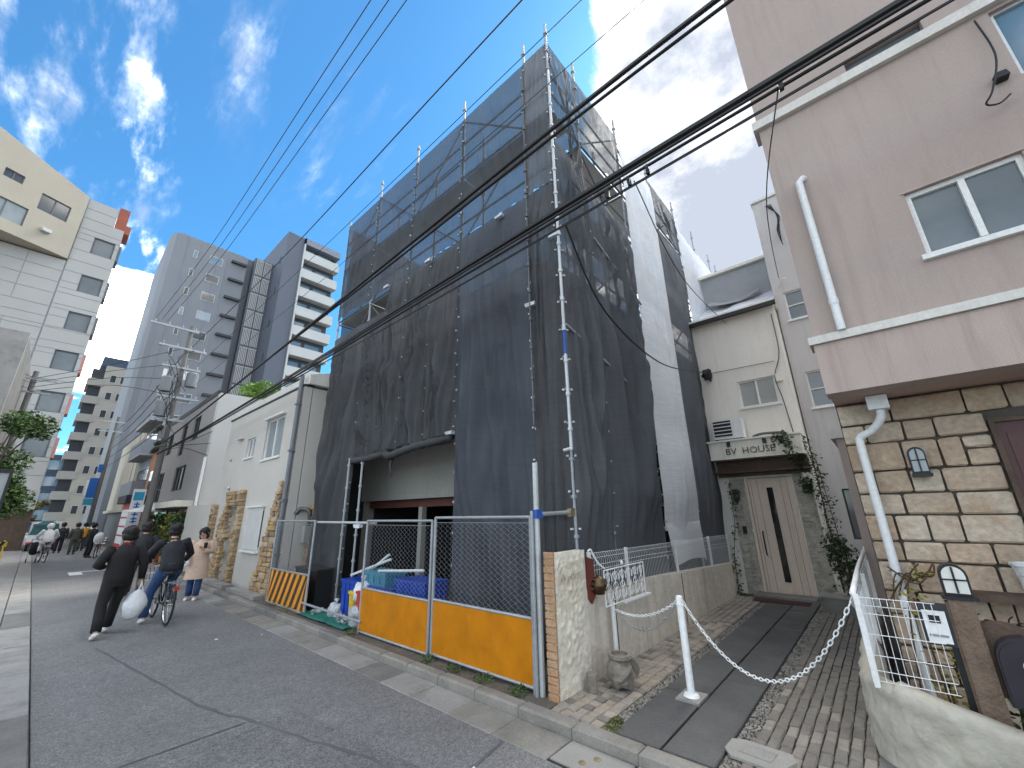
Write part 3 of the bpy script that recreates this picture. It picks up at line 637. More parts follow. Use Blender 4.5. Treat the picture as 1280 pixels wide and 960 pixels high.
# poles that show at the gateway
for (yy, z0, z1) in ((8.62, .1, 3.05), (8.05, .1, 2.9)):
    mb = MB().tube([(4.36, yy, z0), (4.36, yy, z1)], .024, 8); z = .5
    while z < z1: mb.tube([(4.36, yy, z), (4.36, yy, z+.04)], .04, 8); z += .475
    build(mb, 'gate_standard', 'galv', scaf, auto=True)
mb = MB().tube([(4.36, 3.42, 3.0), (4.36, 3.42, 9.9)], .015, 8); z = 3.2
while z < 9.8: mb.tube([(4.36, 3.42, z), (4.36, 3.42, z+.05)], .03, 8); z += .475
build(mb, 'tie_standard', 'scaf_dark', scaf, auto=True)
for (a, b) in (((4.37, 2.95, 1.83), (4.37, 3.5, 1.83)), ((4.45, 2.85, 4.4), (6.2, 2.80, 3.9)), ((5.45, 2.8, 6.4), (7.2, 2.8, 5.8))):
    build(MB().tube([a, b], .02, 8), 'tie_tube', 'galv', scaf)
for (x, y, z) in ((4.36, 2.90, 5.9), (4.36, 4.05, 6.9), (4.36, 6.1, 6.95), (4.36, 7.7, 6.98), (4.38, 3.42, 4.9), (4.36, 5.24, 3.15)):
    build(MB().box(x-.03, y-.09, z-.03, x+.03, y+.09, z+.03, .01), 'clamp', 'galv_light', scaf)
# rope coil tied to the corner
cp = MB()
for k in range(4):
    r = .16+.02*k; cp.tube([(4.62+.02*k+r*.7*math.cos(t*.35), 2.60-.015*k, 7.0+r*1.25*math.sin(t*.35)) for t in range(19)], .009, 5)
tag(build(cp, 'rope_coil', 'cable_grey'), 'grey hose coil hanging at the scaffold corner near the top', 'rope')

# ------------------------------------------------------------------ temporary fence along the kerb
FXX = 3.76
def chain_link(mb, x, y0, y1, z0, z1, p=.052, r=.0024):
    n = int((y1-y0)/p)
    for k in range(n+1):
        pts = []; z = z0; s = 0
        while z <= z1+1e-6:
            yy = y0+k*p+(p*.5 if (s+k) % 2 else -p*.5); yy = min(max(yy, y0), y1); pts.append((x+(.004 if s % 2 else -.004), yy, z)); z += p*.62; s += 1
        mb.tube(pts, r, 3, False)
def fence_panel(name, label, y0, y1, zo, zt, zb, pm):
    f = thing(name, label, 'fence', (FXX, (y0+y1)/2, .085))
    mb = MB()
    for yy in (y0+.02, y1-.02): mb.tube([(FXX, yy, .03 if pm else .03), (FXX, yy, zt)], .0215, 8)
    for z in (zt-.005, zo, zb): mb.tube([(FXX, y0+.02, z), (FXX, y1-.02, z)], .018, 8)
    build(mb, 'frame', 'galv', f, auto=True)
    cl = MB(); chain_link(cl, FXX, y0+.04, y1-.04, zo+.02, zt-.07); cl.tube([(FXX, y0+.04, zt-.07), (FXX, y1-.04, zt-.07)], .004, 4); build(cl, 'chain_link', 'galv', f)
    return f
f1 = fence_panel('temporary_fence', 'chain link fence panel with plain orange board, joined to the tall end post', 3.03, 4.78, .765, 1.80, .14, 1)
build(MB().box(FXX-.006, 3.06, .15, FXX+.006, 4.75, .75), 'board', 'orange_panel', f1)
f2 = fence_panel('temporary_fence', 'chain link fence panel with plain orange board in front of the blue boxes', 4.81, 6.60, .735, 1.76, .12, 1)
build(MB().box(FXX-.006, 4.84, .13, FXX+.006, 6.57, .72), 'board', 'orange_panel', f2)
f3 = fence_panel('temporary_fence', 'chain link fence panel with orange and black striped board beside the cream house', 8.56, 10.56, .76, 1.76, .10, 1)
ST0, ST1 = .12, .745
mb = MB().box(FXX-.004, 8.59, ST0, FXX+.008, 10.53, ST1); build(mb, 'board', 'stripe_orange', f3)
mb = MB()
for k in range(9):
    b = 8.30+k*.27
    # slanted band, clipped to the board
    lo0, lo1, hi0, hi1 = b+.36, b+.49, b, b+.13
    if lo0 < 8.62 or lo1 > 10.52 or hi0 < 8.62 or hi1 > 10.52:
        lo0, lo1, hi0, hi1 = [min(max(t, 8.62), 10.51) for t in (lo0, lo1, hi0, hi1)]
        if lo1-lo0 < .01 and hi1-hi0 < .01: continue
    mb.quad((FXX-.0065, lo1, ST0+.006), (FXX-.0065, lo0, ST0+.006), (FXX-.0065, hi0, ST1-.006), (FXX-.0065, hi1, ST1-.006))
build(mb, 'stripes', 'stripe_black', f3)
ep = thing('fence_post', 'tall white-grey tube post at the end of the orange fence with blue clamp', 'post', (FXX, 2.98, .0))
build(MB().tube([(FXX+.02, 2.975, .0), (FXX+.02, 2.975, 2.40)], .032, 10), 'tube', 'galv_light', ep, auto=True)
build(MB().tube([(FXX+.02, 2.975, 1.82), (4.36, 2.87, 1.84)], .0245, 10), 'arm', 'galv', ep, auto=True)
build(MB().box(FXX-.02, 2.93, 1.78, FXX+.075, 3.02, 1.87, .008), 'clamp', 'blue_paint', ep); build(MB().box(4.28, 2.84, 1.79, 4.36, 2.90, 1.88, .008), 'clamp', 'clamp', ep)
build(MB().tube([(FXX-.03, 3.005, .03), (FXX-.03, 3.005, 1.86)], .02, 8), 'prop', 'galv', ep, auto=True)
tr = thing('fence_rail', 'horizontal steel tubes closing the gap between striped and orange fence panels', 'rail', (FXX, 7.5, 0))
build(MB().tube([(FXX+.05, 6.4, 1.72), (FXX+.05, 8.75, 1.73)], .022, 8), 'tube', 'galv_light', tr, auto=True); build(MB().tube([(FXX-.02, 6.5, .26), (FXX-.02, 8.7, .28)], .02, 8), 'tube', 'galv', tr, auto=True)
build(MB().box(FXX+.02, 6.9, 1.64, FXX+.08, 7.1, 1.70, .012), 'wrap', 'bag_white', tr)
# things in the yard
def crate(x, y, z, lx, ly, h, m, label, group=None, rim=True):
    c = thing('storage_box', label, 'box', (x, y, z), group); mb = MB()
    t = .012; i = .02
    mb.hexa([(x-lx/2+i, y-ly/2+i, z), (x+lx/2-i, y-ly/2+i, z), (x+lx/2-i, y+ly/2-i, z), (x-lx/2+i, y+ly/2-i, z), (x-lx/2, y-ly/2, z+h-.05), (x+lx/2, y-ly/2, z+h-.05), (x+lx/2, y+ly/2, z+h-.05), (x-lx/2, y+ly/2, z+h-.05)])
    build(mb, 'body', m, c); build(MB().box(x-lx/2-.015, y-ly/2-.015, z+h-.048, x+lx/2+.015, y+ly/2+.015, z+h), 'lid', m, c)
    for s in (-.25, .0, .25): build(MB().box(x-lx/2-.008, y+s*ly-.012, z+.05, x-lx/2+.02, y+s*ly+.012, z+h-.06), 'rib', m, c)
    return c
crate(4.22, 5.65, .085, .42, .75, .80, 'blue_plastic', 'tall deep blue plastic box behind the fence post joint')
crate(4.25, 6.62, .085, .45, .95, .62, 'blue_plastic', 'wide blue plastic box in the middle of the yard pile')
crate(4.22, 7.45, .085, .42, .6, .66, 'blue_plastic', 'blue plastic box at the gateway end of the yard pile')
crate(4.25, 6.75, .706, .40, .72, .22, 'cyan_plastic', 'cyan plastic tray box lying on the wide blue box')
crate(3.93, 6.72, .085, .12, .42, .56, 'red_plastic', 'small red box leaning low against the blue boxes')
crate(4.02, 7.28, .085, .10, .16, .50, 'yellow_plastic', 'narrow yellow can beside the gateway end of the pile')
pp = MB()
for (a, b) in (((4.1, 7.6, .80), (4.2, 6.5, 1.12)), ((4.15, 7.3, .78), (4.3, 6.7, 1.18)), ((4.05, 6.6, .95), (4.15, 5.5, 1.02))): pp.tube([a, b], .022, 6)
tag(build(pp, 'pipe_bundle', 'pvc_white'), 'loose white pipes lying across the blue and cyan boxes', 'pipes')
def bag(x, y, z, s, m, label, seed):
    b = thing('refuse_bag', label, 'bag', (x, y, z)); mb = MB()
    mb.blob((x, y, z+s*.95), s*1.05, s, s, 14, 10, .45, seed)
    for i, q in enumerate(mb.v):
        if q[2] < z+.02: mb.v[i] = (q[0], q[1], z+.002)
    build(mb, 'sack', m, b, smooth=True)
    k = MB(); k.tube([(x, y, z+s*1.85), (x+.01, y, z+s*2.1), (x+.02, y+.02, z+s*2.3)], [.03, .015, .05], 7); build(k, 'knot', m, b, smooth=True)
bag(3.98, 6.95, .085, .19, 'bag_clear', 'clear refuse bag standing on the ground at the gateway', 3)
bag(4.02, 7.0, .44, .17, 'bag_white', 'crumpled white plastic bag resting on top of the clear bag', 9)
bag(4.0, 7.85, .085, .13, 'bag_clear', 'small clear bag on green sheet by the gate pole', 14)
mb = MB(); mb.grid(lambda u, v: (3.66+u*.75, 6.9+v*1.75, .10+.05*abs(noise.noise(Vector((u*4, v*7, 1))))+.01), 12, 24); tag(build(mb, 'green_sheet', 'green_tarp', smooth=True), 'crumpled green sheet on the ground in the gateway', 'sheet')
mb = MB(); leaves(mb, [((3.85+.08*i % .4, 7.2+.22*i, .17), .12) for i in range(6)], 240, 0, .04, 8, .4); tag(build(mb, 'rubble', 'bag_clear'), 'scattered pale rubble and scraps on the green sheet', 'rubble', kind='stuff')
cb = thing('black_board', 'black sheeted crate standing in the gateway shade by the striped panel', 'crate', (4.1, 8.95, .085))
mb = MB(); mb.box(3.98, 8.72, .085, 4.30, 9.75, .80); build(mb, 'body', 'black_tarp', cb); build(MB().box(3.96, 8.70, .80, 4.32, 9.77, .83), 'lid', 'dark_paint', cb)
wb = MB(); wb.box(3.66, 8.66, .0, 3.72, 8.9, .10); tag(build(wb, 'wood_block', 'dark_wood'), 'small brown wooden block on the kerb under the striped panel', 'block')
# ------------------------------------------------------------------ low wall between site and alley
aw = thing('garden_wall', 'cream stucco garden wall with relief pillar and brick end beside the driveway', 'wall', (3.76, 2.8, .08))
mb = MB()
def pil(u, v):
    x = 3.765+.60*u; z = .06+1.36*v
    n = noise.noise(Vector((x*9, z*9, 0)))+.6*noise.noise(Vector((x*20, z*20, 4)))
    face = math.exp(-(((x-4.05)/.16)**2+((z-.80)/.32)**2))
    top = math.exp(-((z-1.30)/.12)**2)
    n = abs(n)*.016+.030*face*abs(noise.noise(Vector((x*13, z*13, 9))))*2.2+.02*top*abs(noise.noise(Vector((x*11, z*11, 2))))*2+(.012 if abs(z-1.16) < .075 else 0)*0
    e = min(1, u*12, (1-u)*12, (1-v)*25)
    return (x, 2.745-n*e, z)
mb.grid(pil, 44, 90); build(mb, 'pillar_relief', 'stucco', aw, smooth=True)
build(MB().box(3.765, 2.752, .06, 4.365, 2.87, 1.415), 'pillar', 'stucco', aw)
lettering('raised_name', 'BV HOUSE', .085, .006, 'stucco', aw, (4.05, 2.728, 1.15), (1, 0, 0), (0, -1, 0))
bm_ = [stone_mesh('brick', .022, .125, .062, 'brick', .004, .003, 90+i) for i in range(3)]
for i in range(19): piece('brick', bm_[i % 3], (3.752+rng.uniform(-.003, .003), 2.808, .115+i*.0715), aw, (0, 0, rng.uniform(-.03, .03)))
mb = MB().prism([(4.37, 2.75, .06), (4.37, 2.75, 1.0), (4.42, 2.75, .93), (4.55, 2.75, .90), (4.8, 2.75, .86), (6.2, 2.75, .90), (10.55, 2.75, .70), (10.55, 2.75, .06)], (0, .12, 0)); build(mb, 'low_wall', 'stucco_low', aw)
mb = MB().box(5.0, 2.743, .08, 5.012, 2.751, .86); mb.box(7.3, 2.743, .08, 7.31, 2.751, .84); build(mb, 'joint', 'mortar_dark', aw)
# white wire mesh fence on the low wall
def mesh_fence(name, label, pts, ztop, zbot, pitch=.05, posts=(), hr=(.0, .12, .3, .42, 1.0), group=None):
    a, b = Vector((*pts[0], 0)), Vector((*pts[1], 0)); L = (b-a).length; d = (b-a)/L
    f = thing(name, label, 'fence', (a.x, a.y, zbot(0)), group); mb = MB(); nrm = Vector((-d.y, d.x, 0))
    n = int(L/pitch)
    for i in range(n+1):
        t = i*pitch; p = a+d*t; h = ztop(t)-zbot(t)
        mb.tube([(p.x, p.y, zbot(t)+.01), (p.x, p.y, ztop(t)-.09), (p.x-nrm.x*.03, p.y-nrm.y*.03, ztop(t)-.045), (p.x, p.y, ztop(t))], .0021, 4, False)
    for k in hr:
        q = []
        for i in range(13): t = L*i/12; p = a+d*t; q.append((p.x, p.y, ztop(t)-k*(ztop(t)-zbot(t)-.012)))
        mb.tube(q, .0027, 4, False)
    build(mb, 'wire_mesh', 'white_wire', f)
    for t in posts: p = a+d*t+nrm*.02; build(MB().box(p.x-.018, p.y-.018, zbot(t)-.02, p.x+.018, p.y+.018, ztop(t)+.015), 'post', 'white_wire', f)
    return f
wz = lambda t: .885+(.03*t/1.6 if t < 1.6 else .03-.2*(t-1.6)/4.3)
mesh_fence('mesh_fence', 'white wire mesh fence standing on the low cream garden wall', ((4.52, 2.78), (10.5, 2.78)), lambda t: 1.36-.012*t, wz, .055, (.03, 1.0, 2.8, 4.6, 5.95))
# ornamental white iron panel
op = thing('garden_ornament', 'white wrought iron scroll panel hung before the mesh fence', 'ornament', (4.6, 2.63, .8))
mb = MB(); X0, X1, Z0, Z1, Yp = 4.56, 5.62, .80, 1.18, 2.62
for (a, b) in (((X0, Yp, Z0), (X1, Yp, Z0)), ((X0, Yp, Z1), (X1, Yp, Z1)), ((X0, Yp, Z0), (X0, Yp, Z1)), ((X1, Yp, Z0), (X1, Yp, Z1))): mb.tube([a, b], .008, 5)
build(mb, 'frame', 'white_wire', op)
mb = MB()
for i in range(6):
    cx = X0+.09+i*.176
    for s, cz in ((1, Z0+.10), (-1, Z1-.10)):
        for mir in (1, -1):
            mb.tube([(cx+mir*(.012+(.012+.0042*t)*math.cos(t*.42)), Yp, cz+s*((.012+.0042*t)*math.sin(t*.42))) for t in range(17)], .0055, 5)
    mb.tube([(cx, Yp, Z0), (cx, Yp, Z1)], .005, 5); mb.tube([(cx-.06, Yp, (Z0+Z1)/2), (cx, Yp, (Z0+Z1)/2+.05), (cx+.06, Yp, (Z0+Z1)/2), (cx, Yp, (Z0+Z1)/2-.05), (cx-.06, Yp, (Z0+Z1)/2)], .005, 5)
build(mb, 'scrollwork', 'white_wire', op)
build(MB().lathe((5.02, Yp, Z1+.02), [(.006, 0), (.02, .015), (.02, .035), (.004, .055)], 8), 'finial', 'white_wire', op)
build(MB().box(5.0, 2.60, .77, 5.75, 2.66, .79), 'shelf', 'white_wire', op); build(MB().tube([(5.06, 2.63, .80), (5.06, 2.745, .72)], .008, 5), 'bracket', 'white_wire', op)
# rusty letter box and bronze bell on the pillar side
lb = thing('letter_box', 'rusty red letter box with bronze bell fixed at the relief pillar', 'letter box', (4.45, 2.76, .85))
build(MB().prism([(4.375, 2.72, 1.34), (4.50, 2.72, 1.30), (4.53, 2.72, .93), (4.44, 2.72, .84), (4.385, 2.72, .90)], (0, .14, 0)), 'box', 'rust_red', lb)
build(MB().lathe((4.50, 2.66, 1.04), [(.02, -.11), (.06, -.10), (.062, -.07), (.08, -.065), (.082, -.03), (.09, -.025), (.09, .015), (.078, .02), (.07, .06), (.04, .075), (.015, .10)], 14), 'bell', 'bronze', lb, smooth=True)
mb = MB()
for z in (1.0, 1.05, 1.10): mb.tube([(4.395, 2.71, z), (4.50, 2.55, z)], .005, 5)
build(mb, 'hoop', 'bronze', lb)
build(MB().tube(spline([(4.37, 2.70, 1.40), (4.40, 2.68, 1.42), (4.45, 2.68, 1.36), (4.52, 2.66, 1.26), (4.60, 2.63, 1.20)], 5), .010, 6), 'white_arm', 'white_wire', lb)
# stone pot, small pipe stub and disc on the setts
sp = thing('stone_pot', 'squat square carved stone pot on the setts by the relief pillar', 'pot', (4.42, 2.43, DZ))
mb = MB(); mb.blob((4.42, 2.43, DZ+.15), .15, .14, .155, 12, 9, .25, 5)
mb.v = [(x, y, max(z, DZ+.003)) for x, y, z in mb.v]; build(mb, 'bowl', 'stone_pot', sp)
build(MB().lathe((4.42, 2.43, DZ+.27), [(.10, 0), (.125, .02), (.12, .05), (.09, .055), (.085, .02)], 10), 'rim', 'stone_pot', sp)
build(MB().lathe((4.55, 2.40, DZ+.17), [(.06, 0), (.105, .008), (.105, .035), (.06, .045)], 14, 'x'), 'disc', 'stone_pot', sp)
ps = MB().lathe((4.17, 2.63, DZ), [(.05, 0), (.06, .02), (.055, .09), (.06, .16), (.05, .17)], 10); tag(build(ps, 'clay_pot', 'stone_pot', auto=True), 'small brown clay pot at the foot of the relief pillar', 'pot')
# bollards and chain
def bollard(x, y, h, r, label):
    b = thing('bollard', label, 'bollard', (x, y, DZ))
    build(MB().lathe((x, y, DZ), [(r, .0), (r, h-.02), (r*.9, h), (r*.4, h+.006)], 18), 'tube', 'white_paint', b, auto=True)
    build(MB().box(x-.14, y-.11, DZ-.01, x+.14, y+.11, DZ+.018), 'foot_plate', 'concrete', b); build(MB().lathe((x, y, DZ+.018), [(r*2.1, 0), (r*1.8, .02), (r*1.1, .03)], 18), 'collar', 'white_paint', b, auto=True)
    build(MB().lathe((x, y, DZ+h-.09), [(r*1.02, 0), (r*1.16, .005), (r*1.16, .02), (r*1.02, .025)], 18), 'chain_ring', 'white_paint', b, auto=True)
bollard(4.66, 1.81, .90, .036, 'slim white bollard on square foot standing in the dark slabs')
sb2 = thing('low_post', 'thin white post against the garden wall behind the stone pot', 'post', (4.78, 2.66, DZ))
build(MB().tube([(4.78, 2.66, DZ), (4.78, 2.66, .80)], .026, 10), 'tube', 'white_paint', sb2, auto=True); build(MB().lathe((4.78, 2.66, .80), [(.03, 0), (.028, .012), (.01, .018)], 10), 'cap', 'white_paint', sb2)
def chain(a, b, sag, n, label, m='white_paint', r=.0045):
    a, b = Vector(a), Vector(b); pts = [a.lerp(b, i/n)-Vector((0, 0, sag*4*(i/n)*(1-i/n))) for i in range(n+1)]
    mb = MB()
    for i in range(n):
        c = (pts[i]+pts[i+1])/2; d = (pts[i+1]-pts[i]).normalized(); L = (pts[i+1]-pts[i]).length*.64
        s = d.cross(Vector((0, 0, 1))).normalized(); s = s if i % 2 else d.cross(s)
        mb.tube([c+d*L*math.cos(t)*1.0+s*.013*math.sin(t) for t in [k*math.pi/4 for k in range(9)]], r, 4, False)
    return tag(build(mb, 'chain', m), label, 'chain')
chain((4.66, 1.78, .94), (4.42, .36, 1.13), .62, 54, 'white plastic chain sagging low from the slim bollard to the mesh fence corner')
chain((4.66, 1.84, .93), (4.78, 2.64, .74), .10, 30, 'white plastic chain between the slim bollard and the thin post')
chain((4.66, 1.85, .91), (4.78, 2.63, .72), .22, 30, 'dark metal chain hanging below the white one by the garden wall', 'galv')

# ------------------------------------------------------------------ BV HOUSE at the end of the alley
bv = thing('entrance_house', 'narrow cream house at the alley end with BV HOUSE sign over its door', 'house', (10.9, 1.9, .08))
FB = Face((10.75, 0, 0), (0, -1, 0), (-1, 0, 0))     # u=-y
w = MB(); FB.wall(w, -2.95, -.98, .06, 6.55, [(-2.06, -1.28, 4.15, 4.80), (-2.30, -1.38, .06, 2.5)], .2); build(w, 'wall', 'bv_wall', bv)
build(MB().box(10.98, .98, .06, 16, 2.85, 6.5), 'body', 'bv_wall', bv)
FB.window(bv, -2.06, -1.28, 4.15, 4.80, 'alu_white', 'curtain', 2, .06, .035, 'alu_white')
bx = MB().box(10.28, 1.0, 2.92, 10.745, 2.82, 3.32); build(bx, 'canopy', 'bv_board', bv)
build(MB().box(10.24, .98, 3.322, 10.745, 2.84, 3.36), 'canopy_cap', 'bv_wall', bv)
lettering('sign_letters', 'BV  HOUSE', .20, .008, 'post_wood', bv, (10.27, 1.98, 3.02), (0, -1, 0), (-1, 0, 0))
for yy in (2.38, 1.66): build(MB().box(10.22, yy-.035, 3.20, 10.278, yy+.035, 3.30), 'spot_lamp', 'black_metal', bv)
build(MB().box(10.45, .97, 2.62, 10.74, 2.85, 2.66), 'soffit_ledge', 'dark_wood', bv); build(MB().box(10.6, 1.0, 2.55, 10.73, 2.8, 2.918), 'head_board', 'dark_wood', bv)
# door
dr = MB(); FB.box(dr, -2.29, -1.39, .075, 2.49, -.12, -.06)
do = build(dr, 'door', 'door_wood', bv)
for (a, b) in ((-2.30, -2.25), (-1.43, -1.38)): g = MB(); FB.box(g, a, b, .07, 2.5, -.058, .02); build(g, 'door_frame', 'door_wood', do)
g = MB(); FB.box(g, -1.90, -1.78, .35, 2.28, -.055, -.045); build(g, 'glass_slit', 'glass_black', do)
for a in (-2.2, -2.07, -1.62, -1.5): g = MB(); FB.box(g, a, a+.006, .09, 2.48, -.0595, -.056); build(g, 'plank_groove', 'dark_wood', do)
g = MB().tube(spline([FB.p(-2.13, 1.35, -.05), FB.p(-2.13, 1.30, .0), FB.p(-2.13, 1.1, .01), FB.p(-2.13, .9, .0), FB.p(-2.13, .85, -.05)], 4), .014, 6); build(g, 'handle', 'black_metal', do, smooth=True)
g = MB(); FB.box(g, -2.16, -2.10, .80, .90, -.055, -.03); build(g, 'lock_plate', 'alu', do)
g = MB().box(10.25, 1.35, DZ-.01, 10.73, 2.42, DZ+.05); build(g, 'door_step', 'concrete_dark', bv)
dm = MB().box(9.85, 1.42, DZ-.002, 10.22, 2.38, DZ+.016); tag(build(dm, 'doormat', 'doormat'), 'dark red doormat in front of the pale wooden door', 'doormat')
# stacked slate cladding either side of the door
for (u0, u1) in ((-2.62, -2.31), (-1.36, -1.02)):
    mb = MB(); z = .08
    while z < 2.5:
        h = rng.uniform(.025, .05); u = u0
        while u < u1-.02:
            L = min(rng.uniform(.10, .28), u1-u); FB.box(mb, u+.002, u+L-.002, z+.002, z+h-.002, .003, rng.uniform(.02, .055)); u += L
        z += h
    build(mb, 'stacked_stone', 'stack_stone', bv, kind='stuff')
g = MB(); FB.box(g, -2.50, -2.42, 1.30, 1.46, .05, .085); build(g, 'doorbell', 'black_metal', bv)
g = MB().tube(spline([(10.66, 1.15, 2.7), (10.62, 1.12, 2.45), (10.62, 1.02, 2.35), (10.62, 1.0, .1)], 5), .03, 8); build(g, 'drain_pipe', 'bv_board', bv, smooth=True)
g = MB(); g.tube(spline([(10.72, 1.05, 6.3), (10.70, 1.07, 5.3), (10.70, 1.25, 4.75), (10.70, 1.2, 4.2), (10.72, 1.15, 3.4)], 6), .012, 5); g.tube([(10.71, 2.6, 5.15), (10.71, 1.2, 5.12)], .008, 5); build(g, 'wall_cable', 'cable_grey', bv)
g = MB(); FB.box(g, -1.24, -1.12, 4.62, 4.80, .003, .08); build(g, 'meter_box', 'bv_board', bv)
# eave and sheeted roof terrace above
build(MB().box(10.55, .92, 6.552, 16, 2.98, 6.62), 'eave', 'bv_board', bv); build(MB().box(10.50, .9, 6.46, 10.60, 3.0, 6.55), 'gutter', 'black_metal', bv)
rt = MB(); rt.grid(lambda u, v: (10.75+1.5*v+.04*noise.noise(Vector((u*5, v*4, 0))), 2.95-2.0*u, 6.63+1.0*v+.10*noise.noise(Vector((u*4, v*3, 3)))), 18, 12); build(rt, 'roof_sheet', 'tarp_white', bv, smooth=True)
build(MB().box(12.2, .95, 6.62, 16, 2.95, 8.6), 'roof_hut', 'lead_grey', bv); build(MB().box(12.1, .9, 8.602, 16, 3.0, 8.68), 'hut_roof', 'bv_board', bv)
tp = MB(); tp.grid(lambda u, v: (12.1-.5*v, 2.6-1.3*u, 7.75-.15*math.sin(u*3.1)-.3*v), 10, 5); build(tp, 'awning', 'lead_grey', bv, smooth=True)
ac = thing('air_conditioner', 'white outdoor air conditioner unit with grille standing on the house canopy', 'air conditioner', (10.5, 2.42, 3.36))
build(MB().box(10.36, 2.05, 3.40, 10.64, 2.70, 3.86), 'case', 'alu_white', ac); build(MB().box(10.33, 2.28, 3.46, 10.358, 2.66, 3.82), 'fan_recess', 'black_metal', ac)
for k in range(4): build(MB().box(10.318, 2.27, 3.50+k*.085, 10.332, 2.67, 3.52+k*.085), 'grille_bar', 'alu_white', ac)
for yy in (2.1, 2.62): build(MB().box(10.36, yy, 3.36, 10.64, yy+.05, 3.40), 'foot', 'dark_paint', ac)
pi = MB().tube(spline([(10.5, 1.9, 3.40), (10.48, 1.7, 3.44), (10.5, 1.3, 3.42)], 4), .03, 6); tag(build(pi, 'pipe_cover', 'cable_grey', smooth=True), 'dark insulated pipe lying on the canopy beside the air conditioner', 'pipe')
# ivy and creepers
def creeper(name, label, stems, n, size, m, spread, seed):
    t = thing(name, label, 'plant', stems[0][0]); mb = MB(); cs = []
    for st in stems:
        q = spline(st, 6); mb.tube(q, .007, 4, False); cs += [(p, spread) for p in q]
    build(mb, 'stem', 'vine', t); lf = MB(); leaves(lf, cs, n, 0, size, seed); build(lf, 'foliage', m, t)
creeper('ivy', 'dark ivy climbing the right side of the pale wooden door', [[(10.6, .92, .1), (10.6, .95, 1.2), (10.55, .9, 2.4), (10.5, 1.0, 3.2)], [(10.5, .75, .1), (10.5, .8, 1.5), (10.45, .85, 2.8)], [(10.5, 1.15, 2.7), (10.25, 1.2, 3.0), (10.24, 1.3, 3.3), (10.26, 1.5, 3.2)]], 950, .036, 'leaf_dark', .15, 3)
creeper('ivy', 'dark ivy on the end of the mesh fence beside the door', [[(10.5, 2.75, .1), (10.45, 2.7, .9), (10.5, 2.6, 1.5), (10.62, 2.6, 2.4)], [(10.3, 2.7, .1), (10.3, 2.68, .8)]], 190, .032, 'leaf_dark', .11, 4)
hb = MB(); leaves(hb, [((10.45, 1.12, 2.32), .14), ((10.45, 1.1, 2.2), .1)], 160, 0, .04, 12); tag(build(hb, 'hanging_plant', 'leaf_dark'), 'dark hanging plant ball right of the door head', 'plant')
hb = MB(); leaves(hb, [((10.6, 2.5, 2.2), .1), ((10.6, 2.5, 2.05), .08)], 90, 0, .035, 13); tag(build(hb, 'hanging_plant', 'leaf_dark'), 'small hanging plant left of the door head', 'plant')
pl = thing('potted_shrub', 'dark potted shrub with white pots right of the door', 'plant', (10.2, .85, .085))
build(MB().lathe((10.25, .95, DZ), [(.08, 0), (.11, .2), (.12, .22), (.1, .225)], 10), 'pot', 'stucco_white', pl); build(MB().lathe((10.0, .7, DZ), [(.10, 0), (.13, .25), (.14, .27), (.11, .275)], 10), 'pot', 'dark_paint', pl)
build(MB().tube([(10.0, .7, .3), (10.05, .72, .9), (10.0, .7, 1.3)], [.02, .015, .01], 5), 'stem', 'vine', pl)
lf = MB(); leaves(lf, [((10.0, .72, .9), .3), ((9.9, .68, .65), .28), ((10.1, .85, 1.15), .22)], 900, 0, .035, 15); build(lf, 'foliage', 'leaf_dark', pl)
sbx = thing('planter_bench', 'low grey planter box beside the door step', 'planter', (9.9, .9, DZ)); build(MB().box(9.55, .62, DZ, 9.9, 1.2, .32), 'box', 'concrete_dark', sbx); build(MB().box(9.53, .60, .322, 9.92, 1.22, .34), 'rim', 'concrete', sbx)

# ------------------------------------------------------------------ grey house behind
gh = thing('grey_house', 'tall light grey house rising behind the entrance house and the pink house', 'house', (12, .3, .08))
FG = Face((11.2, 0, 0), (0, -1, 0), (-1, 0, 0))
w = MB(); FG.wall(w, -.955, 1.5, .06, 9.75, [(-.75, -.32, 6.2, 6.95), (-.72, -.22, 4.0, 4.85), (-.6, -.2, 1.2, 2.2)], .2); build(w, 'wall', 'grey_wall', gh)
build(MB().box(11.42, -1.5, .06, 18, .93, 9.74), 'body', 'grey_wall', gh); build(MB().box(11.15, -1.5, 9.752, 18, .98, 9.82), 'coping', 'ledge_white', gh)
FG.window(gh, -.75, -.32, 6.2, 6.95, 'alu_white', 'glass_frost_dark', 1, .05, .03, 'alu_white', 1); FG.window(gh, -.72, -.22, 4.0, 4.85, 'alu_white', 'glass_frost_dark', 1, .05, .03, 'alu_white', 1); FG.window(gh, -.6, -.2, 1.2, 2.2, 'dark_paint', 'glass_dark', 1, .05, .03)
g = MB().tube(spline([(11.16, .8, 7.15), (11.05, .7, 7.25), (11.0, .62, 7.22)], 4), .02, 5); build(g, 'vent_pipe', 'alu_white', gh)
g = MB()
for k in range(5): g.tube(spline([(11.12, .55+.03*k, 9.5), (11.05, .5-.02*k, 9.2-.05*k), (11.08, .46+.02*k, 8.9-.06*k), (11.1, .5, 8.6-.1*k)], 5), .01, 5)
build(g, 'cable_bunch', 'cable', gh)

